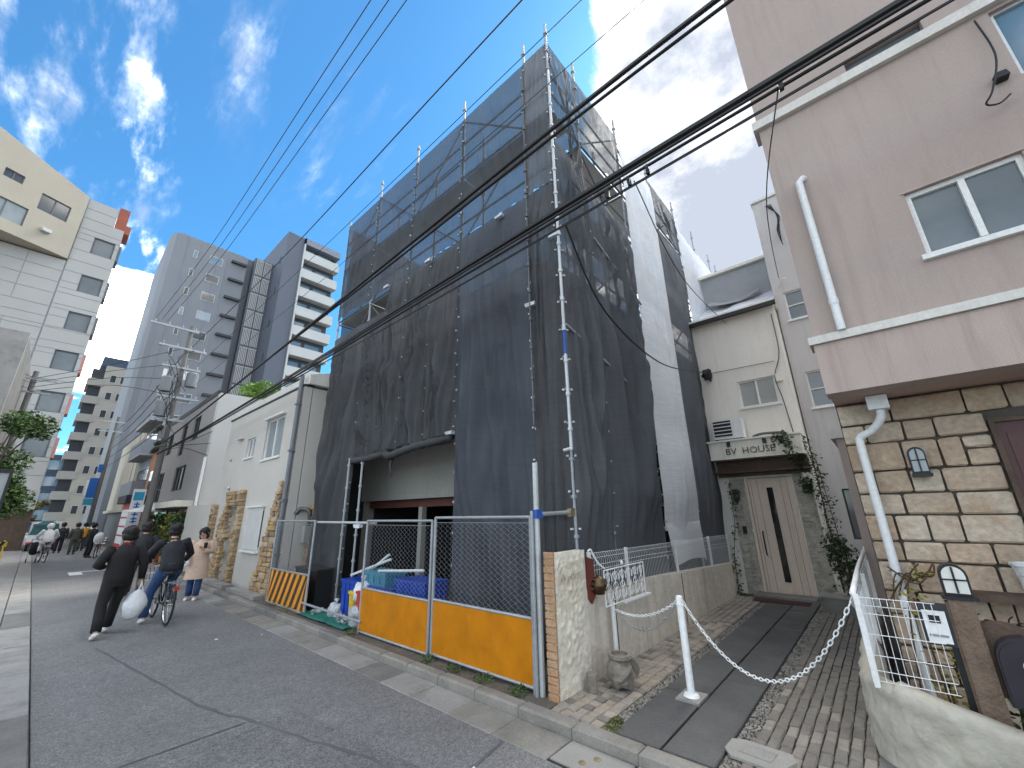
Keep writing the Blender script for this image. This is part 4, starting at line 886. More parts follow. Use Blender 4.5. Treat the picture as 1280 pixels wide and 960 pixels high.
# ------------------------------------------------------------------ pink house
pk = thing('pink_house', 'pink rendered house with stone clad ground floor and white ledges', 'house', (5, -2, .08))
FP = Face((4.92, 0, 0), (0, -1, 0), (-1, 0, 0)); YE = .17
w = MB(); FP.wall(w, -YE, 6.0, 3.50, 6.28, [(.79, 1.53, 4.03, 4.72), (1.72, 3.0, 5.45, 6.24)], .25); build(w, 'wall', 'pink_wall', pk)
w = MB(); FP.wall(w, -YE, 6.0, 6.40, 9.6, [(.72, 1.34, 6.42, 6.60), (2.4, 3.8, 7.5, 9.0)], .25); build(w, 'upper_wall', 'pink_wall', pk)
w = MB(); FP.box(w, -YE-.02, 6.0, 2.90, 3.415, -.25, .02); build(w, 'overhang_band', 'pink_lower', pk)
build(MB().box(5.19, -6, 3.0, 7.6, YE-.004, 6.39), 'body', 'pink_wall', pk); build(MB().box(5.19, -6, 6.392, 6.6, YE-.006, 9.59), 'upper_body', 'pink_wall', pk)  # unseen depth and height cut short to let more light into the alley
w = MB(); FP.box(w, -YE-.05, 6.0, 3.418, 3.498, -.25, .055); build(w, 'ledge', 'ledge_white', pk); w = MB(); FP.box(w, -YE-.05, 6.0, 6.282, 6.398, -.25, .06); build(w, 'ledge', 'ledge_white', pk)
build(MB().box(5.175, -6, 2.903, 5.75, YE, 2.99), 'soffit', 'soffit', pk)
g = MB(); FP.box(g, .73, 1.33, 6.43, 6.59, -.2, -.08); build(g, 'recess_back', 'glass_frost_dark', pk)
FP.window(pk, .79, 1.53, 4.03, 4.72, 'alu_white', 'glass_frost_dark', 2, .05, .04, 'alu_white'); g = MB(); FP.box(g, 2.4, 3.8, 7.5, 9.0, -.2, -.1); build(g, 'pane', 'glass_sky_tint', pk)
FP.window(pk, 1.72, 3.0, 5.45, 6.24, 'alu', 'glass_sky_tint', 2, .05, .03)
g = MB(); FP.box(g, .77, 1.55, 4.722, 4.738, -.05, .012); build(g, 'window_head', 'pink_lower', pk)
# downpipes
mb = MB().tube([(4.86, -.06, 3.50), (4.86, -.06, 5.30), (4.90, -.10, 5.36), (4.95, -.12, 5.37)], .036, 12); build(mb, 'downpipe', 'pvc_white', pk, auto=True)
mb = MB().tube([(4.86, -.06, 3.78), (4.86, -.06, 3.84)], .041, 12); build(mb, 'pipe_socket', 'pvc_white', pk, auto=True)
mb = MB().tube(spline([(5.36, -.17, 2.90), (5.36, -.17, 2.70), (5.42, -.08, 2.58), (5.46, .03, 2.52), (5.46, .045, 2.40), (5.46, .045, 1.4), (5.46, .045, .09)], 5), .036, 12); build(mb, 'downpipe', 'pvc_white', pk, auto=True)
mb = MB().box(5.28, -.25, 2.76, 5.44, -.09, 2.895); build(mb, 'rain_head', 'pvc_white', pk)
# stone wall: backing + every ashlar block its own
SXF = 5.60; build(MB().box(SXF, -6, .06, 7.6, YE, 2.90), 'stone_backing', 'mortar_dark', pk)
ash = {}
def ashlar(y0, y1, z0, z1):
    k = rng.randrange(5); d = rng.uniform(.03, .062); g = .009
    me = stone_mesh('stone_block', d, y1-y0-2*g, z1-z0-2*g, 'ashlar%d' % k, .014, .0045, rng.randrange(999)); piece('stone_block', me, (SXF-d/2+.004, (y0+y1)/2, (z0+z1)/2), pk)
zc_ = [.08, .36, .62, .88, 1.08, 1.34, 1.52, 1.76, 1.96, 2.18, 2.46, 2.66, 2.89]
for r in range(len(zc_)-1):
    z0, z1 = zc_[r], zc_[r+1]; yy = YE; lim = -2.6
    end = -.86 if z0 < 2.5 else lim
    while yy > end+.02:
        L = rng.choice((.16, .22, .26, .34, .42, .52))*(1.0 if z1-z0 > .22 else .85)
        y2 = yy-L
        if y2 < end+.12: y2 = end
        if z1-z0 > .25 and rng.random() < .3: zm = (z0+z1)/2+rng.uniform(-.03, .03); ashlar(y2, yy, z0, zm); ashlar(y2, yy, zm, z1)
        else: ashlar(y2, yy, z0, z1)
        yy = y2
FS = Face((SXF-.02, 0, 0), (0, -1, 0), (-1, 0, 0))
g = MB(); FS.box(g, .87, 1.9, .09, 2.56, -.0, .03); pd = build(g, 'door', 'burgundy', pk)
g = MB(); FS.box(g, .865, .90, .09, 2.58, .031, .06); FS.box(g, .90, 1.9, 2.545, 2.58, .031, .06); build(g, 'door_frame', 'dark_wood', pd)
g = MB(); FS.box(g, .95, 1.8, .2, 2.45, .0305, .042); build(g, 'door_panel', 'burgundy', pd)
# pink pier further down the alley
build(MB().box(8.0, -3, .06, 10.2, .34, 2.85), 'pier', 'pink_wall', pk); build(MB().box(7.95, -3, 2.852, 10.25, .40, 3.0), 'pier_cap', 'ledge_white', pk)
# wall lamp
wl = thing('wall_lamp', 'small black arched lantern fixed on the stone wall under the overhang', 'wall lamp', (5.5, -.34, 2.12))
def arch_lamp(t, x, yc, z0, wdt, hgt, dep, glassm, toward=-1, bars=True):
    n = 9; prof = [(-wdt/2, 0), (wdt/2, 0)]+[(wdt/2*math.cos(a), hgt-wdt/2+wdt/2*math.sin(a)) for a in [math.pi*k/n for k in range(n+1)]]
    build(MB().prism([(x, yc+p[0], z0+p[1]) for p in prof], (toward*-dep, 0, 0)), 'housing', 'black_metal', t)
    pr2 = [(p[0]*.82, (p[1]-hgt*.5)*.84+hgt*.5) for p in prof]; build(MB().prism([(x+toward*.008, yc+p[0], z0+p[1]) for p in pr2], (toward*-.010, 0, 0)), 'glass', glassm, t)
    if bars:
        mb = MB(); mb.box(x-.016, yc-.006, z0+.02, x-.0095, yc+.006, z0+hgt-.02); mb.box(x-.016, yc-wdt/2+.005, z0+hgt*.5-.005, x-.0095, yc+wdt/2-.005, z0+hgt*.5+.005); build(mb, 'bar', 'black_metal', t)
arch_lamp(wl, 5.44, -.335, 2.13, .12, .25, .10, 'glass_frost'); build(MB().box(5.42, -.405, 2.105, 5.56, -.265, 2.13), 'base', 'black_metal', wl)
# ------------------------------------------------------------------ front garden of the pink house
gw = thing('front_wall', 'curved white rendered low garden wall in front of the pink house', 'wall', (4.4, -.5, .05))
mb = MB()
cent = spline([Vector((a, b, 0)) for a, b in ((9.0, .37), (6.5, .37), (4.9, .36), (4.55, .30), (4.42, .10), (4.36, -.3), (4.28, -.9), (4.15, -1.8), (4.0, -3.2))], 26)
def htop(i):
    p = cent[i]; return .60 if p.y > .2 else .62-.28*min(1, max(0, (.2-p.y))/1.2)
ring = []
for i, p in enumerate(cent):
    d = (cent[min(i+1, len(cent)-1)]-cent[max(i-1, 0)]).normalized(); s = Vector((-d.y, d.x, 0)); h = htop(i); row = []
    for (a, z) in [(.085, .04+(h-.09)*q/14) for q in range(15)]+[(.07, h-.025), (.035, h), (-.035, h), (-.07, h-.04), (-.07, .04)]:
        q = p-s*a; k = .030*noise.noise(Vector((q.x*6, q.y*6, z*7)))+.020*abs(noise.noise(Vector((q.x*15, q.y*15, z*17))))+.008*noise.noise(Vector((q.x*40, q.y*40, z*40))) if abs(a) > .04 and z > .05 else 0
        row.append(q-s*k+Vector((0, 0, z+.01*noise.noise(Vector((q.x*4, q.y*4, 3))))))
    ring.append(row)
b0 = 0; mb.v = [tuple(q) for row in ring for q in row]; n9 = 20
for i in range(len(ring)-1):
    for k in range(n9-1): mb.f.append((i*n9+k, i*n9+k+1, (i+1)*n9+k+1, (i+1)*n9+k))
build(mb, 'wall', 'stucco_white', gw, smooth=True)
mesh_fence('mesh_fence', 'white wire mesh fence turning the corner by the downpipe of the pink house', ((4.42, .30), (4.42, -.12)), lambda t: 1.17, lambda t: .60, .04, (), (0, .1, .2, .45, .70, .88, 1.0), 'white fence of the front garden')
mesh_fence('mesh_fence', 'white wire mesh fence along the alley edge of the pink house', ((8.6, .34), (4.44, .34)), lambda t: 1.17, lambda t: .58, .05, (0, 1.4, 2.8, 4.15), (0, .1, .2, .45, .70, .88, 1.0), 'white fence of the front garden')
hp = MB().tube(spline([(8.6, .36, 1.24), (7.5, .36, 1.22), (6.0, .36, 1.2), (4.5, .34, 1.18)], 4), .022, 8); tag(build(hp, 'hand_rail', 'white_paint', smooth=True), 'white tube hand rail above the alley side mesh fence', 'rail')
# lamp post with lantern, name plate, mail box
lpo = thing('lamp_post', 'weathered square wooden post carrying a black lantern in the front garden', 'lamp post', (4.62, -.26, .085))
build(MB().box(4.56, -.33, .085, 4.69, -.20, 1.19), 'post', 'post_wood', lpo); build(MB().box(4.585, -.20, .085, 4.66, -.185, 1.17), 'batten', 'post_wood', lpo)
arch_lamp(lpo, 4.575, -.27, 1.215, .15, .215, .10, 'lamp_glass'); build(MB().box(4.545, -.365, 1.19, 4.70, -.175, 1.214), 'lamp_base', 'black_metal', lpo)
ip = thing('intercom', 'white intercom plate in a dark frame beside the wooden post', 'intercom', (4.58, -.10, .88))
build(MB().box(4.585, -.185, .87, 4.61, -.02, 1.15), 'frame', 'dark_paint', ip); build(MB().box(4.572, -.165, .89, 4.584, -.04, 1.10), 'plate', 'sign_white', ip); build(MB().box(4.566, -.13, 1.02, 4.571, -.07, 1.07), 'lens', 'black_metal', ip); build(MB().box(4.568, -.15, .93, 4.571, -.05, .945), 'mark', 'far_grey', ip)
build(MB().box(4.60, -.20, .2, 4.64, -.15, 1.1), 'bracket', 'black_metal', ip)
mbx = thing('mailbox', 'round topped black mailbox with pale oval badge beside the wooden post', 'mailbox', (4.6, -.52, .5))
prof = [(-.15, 0), (.15, 0)]+[(.15*math.cos(a), .28+.14*math.sin(a)) for a in [math.pi*k/10 for k in range(11)]]
build(MB().prism([(4.50, -.50+p[0], .58+p[1]) for p in prof], (.30, 0, 0)), 'body', 'mailbox', mbx, auto=True)
build(MB().prism([(4.485, -.50+p[0]*.93, .59+p[1]*.93) for p in prof], (.014, 0, 0)), 'flap', 'mailbox', mbx, auto=True)
build(MB().lathe((4.476, -.50, .83), [(.004, 0), (.045, .002), (.045, .008)], 14, 'x'), 'badge', 'lamp_glass', mbx)
prof2 = [(-.18, 0), (.18, 0)]+[(.18*math.cos(a), .30+.17*math.sin(a)) for a in [math.pi*k/10 for k in range(11)]]
build(MB().prism([(4.60, -.42+p[0], .60+p[1]) for p in prof2], (.03, 0, 0)), 'back_board', 'dark_wood', mbx, auto=True); build(MB().box(4.62, -.54, .08, 4.68, -.46, .6), 'stand', 'dark_wood', mbx)
shf = thing('iron_shelf', 'black iron scroll shelf on the stone wall behind the mailbox', 'shelf', (5.3, -.7, 1.05)); build(MB().box(5.32, -1.0, 1.08, 5.56, -.36, 1.14), 'board', 'dark_wood', shf)
mb = MB()
for k in range(3): mb.tube([(5.3, -.42-.18*k+(.01+.004*t)*math.cos(t*.5), .93+(.01+.004*t)*math.sin(t*.5)) for t in range(16)], .005, 4)
mb.tube([(5.3, -.32, 1.03), (5.3, -.32, .86)], .006, 4); build(mb, 'scroll', 'black_metal', shf)
wb2 = thing('watering_bucket', 'white plastic bucket standing on the iron shelf', 'bucket', (5.36, -.80, 1.14)); build(MB().lathe((5.42, -.80, 1.14), [(.09, 0), (.12, .22), (.135, .225), (.135, .245), (.115, .245), (.1, .05)], 14), 'pail', 'pvc_white', wb2, auto=True); build(MB().tube([(5.36, -.67, 1.38), (5.30, -.68, 1.30), (5.25, -.8, 1.28), (5.30, -.92, 1.30), (5.36, -.93, 1.38)], .005, 5), 'bail', 'galv', wb2)
creeper('bare_creeper', 'bare twiggy creeper on the stone wall by the downpipe', [[(5.4, .12, .1), (5.38, .05, .8), (5.36, -.02, 1.2), (5.42, -.12, 1.34)], [(5.42, .15, 1.0), (5.38, .0, 1.22), (5.40, -.2, 1.28)], [(5.44, .1, 1.3), (5.36, -.08, 1.18), (5.4, -.22, 1.36)]]+[[(5.42, .12-.05*k, 1.0+.06*k), (5.38, .05-.06*k, 1.25), (5.40, -.1-.03*k, 1.18+.04*k)] for k in range(5)], 60, .02, 'leaf_yellow', .05, 31)
creeper('yellowing_plant', 'yellow green leafy plant in front of the stone wall beside the post', [[(4.75, -.08, .1), (4.8, -.05, .6), (4.75, -.02, 1.15)], [(4.75, -.15, .1), (4.78, -.16, .5), (4.74, -.18, .85)]], 330, .022, 'leaf_yellow', .09, 32)
creeper('garden_shrub', 'green shrub low behind the curved white garden wall', [[(4.7, -.35, .1), (4.7, -.4, .55)], [(4.6, -.7, .1), (4.55, -.75, .5)], [(4.55, -1.0, .1), (4.5, -1.1, .5)]], 700, .026, 'leaf', .13, 33)
# ------------------------------------------------------------------ cream house next to the site
ch = thing('cream_house', 'two storey cream rendered house with rough stone round its door', 'house', (4.1, 13.5, .08))
FC = Face((4.0, 0, 0), (0, -1, 0), (-1, 0, 0)); CZ = 5.12
w = MB(); FC.wall(w, -16.9, -10.75, .06, CZ, [(-13.15, -11.8, 3.40, 4.55), (-14.7, -13.95, 3.60, 4.20), (-13.45, -12.25, 1.05, 2.05), (-15.15, -14.25, .06, 2.15)], .2); build(w, 'wall', 'cream_wall', ch)
build(MB().box(4.22, 10.75, .06, 11, 16.9, CZ-.01), 'body', 'cream_wall', ch); build(MB().box(4.62, 10.46, .06, 11, 10.745, 5.55), 'side_bay', 'cream_wall2', ch)
build(MB().box(3.97, 10.72, CZ+.002, 4.24, 16.95, CZ+.05), 'coping', 'black_metal', ch)
rf = MB(); rf.prism([(4.05, 10.6, CZ+.052), (4.05, 10.6, CZ+.30), (6.2, 10.6, CZ+.95), (11, 10.6, CZ+.95), (11, 10.6, CZ+.052)], (0, 6.3, 0)); build(rf, 'roof', 'ledge_white', ch)
FC.window(ch, -13.15, -11.8, 3.40, 4.55, 'alu_white', 'glass_frost', 2, .06, .05, 'alu_white'); FC.window(ch, -14.7, -13.95, 3.60, 4.20, 'alu_white', 'glass_frost', 2, .06, .04, 'alu_white'); FC.window(ch, -13.45, -12.25, 1.05, 2.05, 'alu_white', 'glass_dark', 2, .08, .04, 'alu_white')
g = MB(); FC.box(g, -13.17, -11.75, 4.553, 4.60, -.0, .10); build(g, 'window_hood', 'alu_white', ch)
for k in range(22): g = MB(); FC.box(g, -13.42+k*.0543, -13.42+k*.0543+.022, 1.0, 2.1, .03, .05); build(g, 'bar', 'alu_white', ch)
for z in (.96, 2.1): g = MB(); FC.box(g, -13.48, -12.2, z, z+.04, .003, .09); build(g, 'grille_rail', 'alu_white', ch)
g = MB(); FC.box(g, -15.15, -14.25, .07, 2.15, -.6, -.55); build(g, 'door', 'dark_wood', ch)
g = MB(); FC.box(g, -15.0, -14.4, 1.1, 1.9, -.55, -.53); build(g, 'door_panel', 'black_metal', ch)
for (u, z) in ((-15.7, 2.75), (-16.1, 3.7), (-15.3, 4.3)): g = MB().lathe(FC.p(u, z, .03), [(.05, -.03), (.07, 0), (.05, .02)], 8, 'x'); build(g, 'vent_cap', 'alu', ch)
g = MB(); FC.box(g, -15.6, -15.1, 4.28, 4.31, .003, .12); build(g, 'bracket_shelf', 'alu_white', ch)
g = MB().tube([(3.93, 10.83, .1), (3.93, 10.83, 5.42)], .055, 12); build(g, 'downpipe', 'pvc_grey', ch, auto=True)
for z in (1.0, 2.2, 3.4, 4.6): g = MB().box(3.86, 10.76, z, 4.0, 10.9, z+.04); build(g, 'pipe_bracket', 'pvc_grey', ch)
build(MB().box(4.612, 10.45, 2.45, 4.619, 10.75, 2.47), 'seam', 'mortar_dark', ch)
# rough stones: door surround and the tapering pier, each stone a piece
lsm = [stone_mesh('rough_stone', .16, L, h, 'ledgestone%d' % (i % 5), .018, .012, 200+i) for i, (L, h) in enumerate(((.30, .12), (.22, .10), (.36, .14), (.18, .13), (.26, .09), (.32, .11), (.2, .16)))]
LS = ((.30, .12), (.22, .10), (.36, .14), (.18, .13), (.26, .09), (.32, .11), (.2, .16))
def stones(fl, fr, z0, z1, skip=None, n0=.03):
    z = z0
    while z < z1:
        h = rng.uniform(.09, .13); a, b = fl(z), fr(z); yv = a
        while yv < b-.03:
            i = rng.randrange(7); L = min(LS[i][0]*rng.uniform(.8, 1.1), b-yv)
            if L < .05: break
            if not (skip and skip(yv+L/2, z+h/2)): piece('rough_stone', lsm[i], (3.99-n0+rng.uniform(-.02, .02), yv+L/2, z+h/2), ch, (rng.uniform(-.05, .05), rng.uniform(-.08, .08), rng.uniform(-.06, .06)), (1, L/LS[i][0]*.97, h/LS[i][1]*.95))
            yv += L
        z += h
stones(lambda z: 13.9+.0*z, lambda z: 15.95-.18*z+(.15*math.sin(z*5)), .06, 2.55, lambda yv, z: 14.25 < yv < 15.15 and z < 2.15)
stones(lambda z: 11.0+.02*math.sin(z*9), lambda z: 12.15-.36*z+.06*math.sin(z*7), .06, 2.65)
stones(lambda z: 16.5, lambda z: 16.95, .06, 2.2)
# stones of the side bay pier
stones(lambda z: 10.50, lambda z: 10.72, .06, 2.0, None, -.60)
stp = thing('door_step', 'grey stone step along the front of the cream house', 'step', (3.8, 14, .08)); build(MB().box(3.62, 10.9, .08, 3.86, 12.9, .16), 'step', 'concrete', stp); build(MB().box(3.62, 13.3, .08, 3.86, 16.6, .17), 'step', 'concrete', stp)
gm = thing('gas_meter', 'grey gas meter with pipes on the side bay of the cream house', 'meter', (4.45, 10.6, 1.2)); build(MB().box(4.38, 10.52, 1.25, 4.58, 10.70, 1.62), 'case', 'alu', gm); build(MB().tube(spline([(4.5, 10.6, 1.6), (4.45, 10.55, 1.95), (4.3, 10.7, 2.02), (4.2, 10.75, 1.9)], 4), .05, 8), 'duct', 'scaf_dark', gm, smooth=True)

# ------------------------------------------------------------------ grey and white neighbour
nb = thing('grey_neighbour_house', 'grey rendered house with white flank wall, black windows and a roof garden', 'house', (4.2, 26, .08))
FN = Face((4.2, 0, 0), (0, -1, 0), (-1, 0, 0)); NZ = 6.95
wins = [(-26.2, -23.9, 3.10, 4.25), (-30.4, -28.8, 2.70, 4.25), (-24.3, -23.0, 5.35, 6.45), (-26.6, -25.5, 4.85, 6.45), (-30.0, -28.6, 5.2, 6.35)]
w = MB(); FN.wall(w, -32.5, -20.7, 2.55, NZ, wins, .2); build(w, 'front_wall', 'nb_wall', nb)
for (a, b, c, d) in wins: FN.window(nb, a, b, c, d, 'dark_paint', 'glass_dark', 3 if b-a > 2 else 2, .08, .06)
build(MB().box(4.42, 20.72, .06, 12, 32.5, NZ-.01), 'body', 'nb_white', nb); build(MB().box(4.2, 20.3, .06, 12, 20.71, NZ+.02), 'flank_wall', 'nb_white', nb)
build(MB().box(4.17, 20.72, NZ+.002, 4.45, 32.5, NZ+.22), 'parapet_cap', 'dark_paint', nb)
build(MB().box(3.6, 21.0, 2.30, 4.19, 32.0, 2.54), 'canopy', 'bv_board', nb); build(MB().box(4.21, 20.72, .06, 4.41, 32.4, 2.54), 'shop_recess', 'post_wood', nb)
for k in range(5): g = MB(); FN.box(g, -31.5+k*2.1, -30.0+k*2.1, .3, 2.2, .003, .03); build(g, 'shop_window', 'glass_dark', nb)
build(MB().box(3.9, 17.0, .06, 4.18, 20.3, 2.3), 'gate_wall', 'cream_wall', nb)
build(MB().tube([(4.1, 20.2, .1), (4.1, 20.2, 4.2)], .05, 8), 'downpipe', 'pvc_white', nb); build(MB().tube([(4.12, 16.95, 2.2), (4.12, 20.9, 2.2)], .03, 6), 'rail', 'scaf_dark', nb)
hg = thing('roof_hedge', 'bright green leafy hedge growing on the roof of the white flanked house', 'hedge', (7.5, 21.5, NZ))
build(MB().tube([(6.5, 21.2, NZ), (6.6, 21.2, NZ+.8)], .04, 6), 'stem', 'bark', hg); lf = MB(); leaves(lf, [((5.6+.55*k, 21.2, NZ+.55+.22*math.sin(k*1.9)), .55) for k in range(9)], 3400, 0, .085, 41, .85); build(lf, 'foliage', 'leaf_light', hg)
pg = MB(); leaves(pg, [((4.6, 23.5+.5*k, NZ+.3), .3) for k in range(9)], 500, 0, .08, 42, .6); tag(build(pg, 'roof_plants', 'leaf_dark'), 'dark potted plants along the parapet of the grey house', 'plants', kind='stuff')
rl = thing('roof_rail', 'blue grey railing beside the roof hedge', 'railing', (8.5, 20.6, NZ)); mb = MB()
for k in range(16): mb.tube([(7.4+.2*k, 20.5, NZ+.02), (7.4+.2*k, 20.5, NZ+1.0)], .012, 4)
mb.tube([(7.4, 20.5, NZ+1.0), (10.4, 20.5, NZ+1.0)], .02, 4); build(mb, 'bars', 'tower_blue', rl)
# ------------------------------------------------------------------ parasol, shop things under the grey house
um = thing('shop_parasol', 'flat white parasol outside the shop of the grey house', 'parasol', (3.3, 24.5, .0))
build(MB().tube([(3.35, 25.5, 0), (3.35, 25.5, 2.35)], .025, 6), 'pole', 'galv', um); build(MB().lathe((3.35, 25.5, 2.15), [(.75, 0), (.74, .04), (.4, .16), (.05, .26)], 8), 'canopy', 'awning_white', um)
for k in range(5):
    x, yv = 3.75+.1*(k % 2), 20.6+k*1.5; t = thing('shop_plant', ('tall green potted plant nearest the cream gate wall', 'yellowing potted plant second from the cream gate wall', 'green potted plant in the middle of the shop front row', 'dark leaved potted plant next to the parasol', 'yellow potted plant at the far end of the shop front row')[k], 'plant', (x, yv, .085), 'plants outside the shop'); build(MB().lathe((x, yv, .085), [(.16, 0), (.2, .35), (.17, .36)], 8), 'pot', 'terracotta', t)
    lf = MB(); leaves(lf, [((x, yv, .8), .35), ((x, yv+.1, 1.4), .38), ((x, yv, 1.85), .25)], 420, 0, .07, 50+k); build(lf, 'foliage', ('leaf', 'leaf_yellow', 'leaf', 'leaf_dark', 'leaf_yellow')[k], t)
# banner sign
bs = thing('banner_sign', 'tall narrow white sign board with blue emblem, dark and red marks beside the parasol', 'sign', (3.2, 29.0, 0))
build(MB().box(3.17, 29.0, .5, 3.67, 29.1, 3.35), 'board', 'sign_white', bs); build(MB().tube([(3.42, 29.05, 0), (3.42, 29.05, .5)], .05, 6), 'foot', 'galv', bs)
build(MB().box(3.22, 28.985, 2.78, 3.62, 28.998, 3.2), 'blue_emblem', 'sign_cyan', bs)
for k, z in enumerate((2.42, 2.06, 1.70)):
    mb = MB(); mb.box(3.3, 28.985, z, 3.54, 28.998, z+.06); mb.box(3.3, 28.985, z+.14, 3.54, 28.998, z+.2); mb.box(3.39, 28.98, z-.05, 3.45, 28.984, z+.27); build(mb, 'character', 'sign_blue', bs)
for k, z in enumerate((1.36, 1.06)):
    mb = MB(); mb.box(3.28, 28.985, z, 3.56, 28.998, z+.05); mb.box(3.28, 28.985, z+.12, 3.56, 28.998, z+.17); mb.box(3.39, 28.98, z-.03, 3.45, 28.984, z+.22); build(mb, 'character', 'sign_red', bs)
build(MB().box(3.25, 28.985, .6, 3.6, 28.998, .86), 'dark_mark', 'sign_black', bs)
# red shop with menu boards
rs = thing('red_shop_front', 'red framed shop stand covered with white menu boards', 'shop front', (3.9, 33, .0))
build(MB().box(3.62, 32.6, .05, 4.6, 36.0, 2.75), 'frame', 'sign_red', rs); build(MB().box(3.3, 32.55, 2.752, 4.7, 36.2, 3.2), 'fascia', 'sign_black', rs)
for r in range(5):
    for c in range(2): build(MB().box(3.75+c*.42, 32.57, .5+r*.44, 4.12+c*.42, 32.597, .86+r*.44), 'menu_board', 'sign_white', rs)
for r in range(4): build(MB().box(3.59, 32.8, .5+r*.5, 3.618, 35.6, .9+r*.5), 'menu_board', 'sign_white', rs)
# ------------------------------------------------------------------ brown balcony house and the cream block after it
bh = thing('terracotta_house', 'narrow terracotta house with dark eaves behind the grey house', 'house', (4.4, 34, .08)); build(MB().box(4.5, 32.55, .06, 11, 36.6, 6.1), 'wall', 'terracotta', bh); build(MB().box(4.3, 32.52, 6.102, 11, 36.7, 6.3), 'eaves', 'dark_wood', bh)
g = MB().box(4.47, 34.0, 3.4, 4.498, 35.6, 4.8); build(g, 'window', 'glass_dark', bh)
bb = thing('balcony_house', 'grey house with two stacked balconies next to the cream block', 'house', (4.4, 39, .08)); build(MB().box(4.6, 36.75, .06, 11, 43.0, 8.4), 'wall', 'far_grey', bb); build(MB().box(3.9, 36.72, 8.402, 11, 43.0, 8.7), 'roof', 'lead_grey', bb)
for z in (3.2, 6.0): b_ = build(MB().box(3.85, 37.0, z, 4.598, 42.6, z+.15), 'balcony', 'far_grey', bb); build(MB().box(3.85, 37.0, z+.152, 3.9, 42.6, z+1.1), 'parapet', 'tower_grey', b_); build(MB().box(3.9, 37.0, z+.152, 4.598, 37.05, z+1.1), 'parapet', 'tower_grey', b_); build(MB().box(4.57, 37.5, z+.3, 4.598, 42.2, z+2.1), 'window', 'glass_dark', b_)
cb_ = thing('cream_block', 'blank cream block with clean flank wall facing the street', 'house', (4.5, 48, .08)); build(MB().box(4.5, 43.5, 2.6, 12, 56, 8.6), 'wall', 'far_cream', cb_); build(MB().box(4.7, 43.6, .06, 12, 56, 2.598), 'ground_floor', 'tower_black', cb_); build(MB().box(4.3, 43.3, 2.4, 4.498, 56, 2.62), 'canopy', 'far_cream', cb_)
build(MB().box(4.46, 45.0, 2.6, 4.499, 45.05, 8.6), 'joint', 'panel_joint', cb_)
# ------------------------------------------------------------------ grey tower
tw = thing('grey_tower', 'tall grey apartment tower with ribbed stair screen and white balconies', 'tower', (12, 62, 0))
TY = 60.0; FT = Face((0, TY, 0), (1, 0, 0), (0, -1, 0))
poly = [(4.9, TY), (12.3, TY), (12.3, TY+16), (4.2, TY+16)]+[(3.95-.0, TY+3), (4.0, TY+1.3), (4.35, TY+.35)]
build(MB().prism([(a, b, 0) for a, b in poly][::-1], (0, 0, 36.8)), 'body', 'tower_grey', tw)
for u in (5.6, 7.0, 8.9, 10.0): g = MB(); FT.box(g, u, u+.10, 0, 36.6, .0, .06); build(g, 'pilaster', 'tower_band', tw)
nf = 13; fh = 2.72
for k in range(nf):
    z = 35.2-k*fh-1.2
    if z < 1: break
    for u0, u1, hz in ((6.35, 6.8, 1.05), (8.1, 9.0+.55, 1.15)):
        g = MB(); FT.box(g, u0, u1, z, z+hz, .003, .05); wf = build(g, 'window', 'tower_light', tw); g = MB(); FT.box(g, u0+.07, u1-.07, z+.08, z+hz-.08, .051, .07); build(g, 'pane', 'glass_dark' if k % 3 else 'glass_sky_tint', wf)
    g = MB(); FT.box(g, 10.45, 12.2, z+1.2, z+1.5, .003, .45); build(g, 'slot_hood', 'tower_black', tw)
# recessed dark joint, stair screen, wing
build(MB().box(12.31, TY+1.2, 0, 13.2, TY+14, 37.4), 'joint_bay', 'tower_dark', tw); build(MB().box(13.21, TY+.4, 0, 15.6, TY+14, 37.6), 'stair_bay', 'tower_blue', tw)
FT2 = Face((0, TY+.4, 0), (1, 0, 0), (0, -1, 0))
for k in range(13):
    for c in range(2):
        mb = MB(); u0 = 13.45+c*1.05; z = 35.0-k*fh
        for j in range(5): FT2.box(mb, u0+j*.19, u0+j*.19+.09, z, z+2.3, .004, .12)
        FT2.box(mb, u0-.04, u0+.92, z+2.3, z+2.42, .004, .14); build(mb, 'screen_panel', 'tower_light', tw)
build(MB().box(15.61, TY-4, 0, 17.85, TY+12, 41.2), 'wing_wall', 'tower_blue', tw)
build(MB().box(17.86, TY-3.0, 0, 23.0, TY+10, 40.6), 'wing_body', 'tower_black', tw)
for k in range(7): g = MB().box(15.57, TY-2.6, 36.5-k*5, 15.609, TY-2.2, 37.6-k*5); build(g, 'slit_window', 'glass_dark', tw)
FW_ = Face((0, TY-4.2, 0), (1, 0, 0), (0, -1, 0))
for k in range(13):
    z = 38.0-k*3.0
    if z < 3: break
    g = MB(); FW_.box(g, 17.9, 23.1, z-.25, z+1.15, -.12, 0); bl = build(g, 'balcony', 'tower_light', tw); g = MB(); FW_.box(g, 17.9, 23.1, z-.25, z-.05, -1.2, -.125); build(g, 'floor_slab', 'tower_light', bl)
    g = MB(); FW_.box(g, 23.1, 23.22, z-.25, z+1.15, -1.2, 0); build(g, 'end_panel', 'tower_light', bl)
    g = MB(); FW_.box(g, 18.3, 19.8, z+.0, z+2.2, -1.19, -1.15); FW_.box(g, 20.3, 22.3, z+.0, z+2.2, -1.19, -1.15); build(g, 'window', 'glass_sky_tint', bl)
g = MB(); FW_.box(g, 17.86, 23.2, 40.2, 41.2, -2.0, .1); build(g, 'roof_edge', 'tower_band', tw)
build(MB().box(17.86, TY-4.3, 0, 18.05, TY-3.0, 41.1), 'wing_edge', 'tower_light', tw)
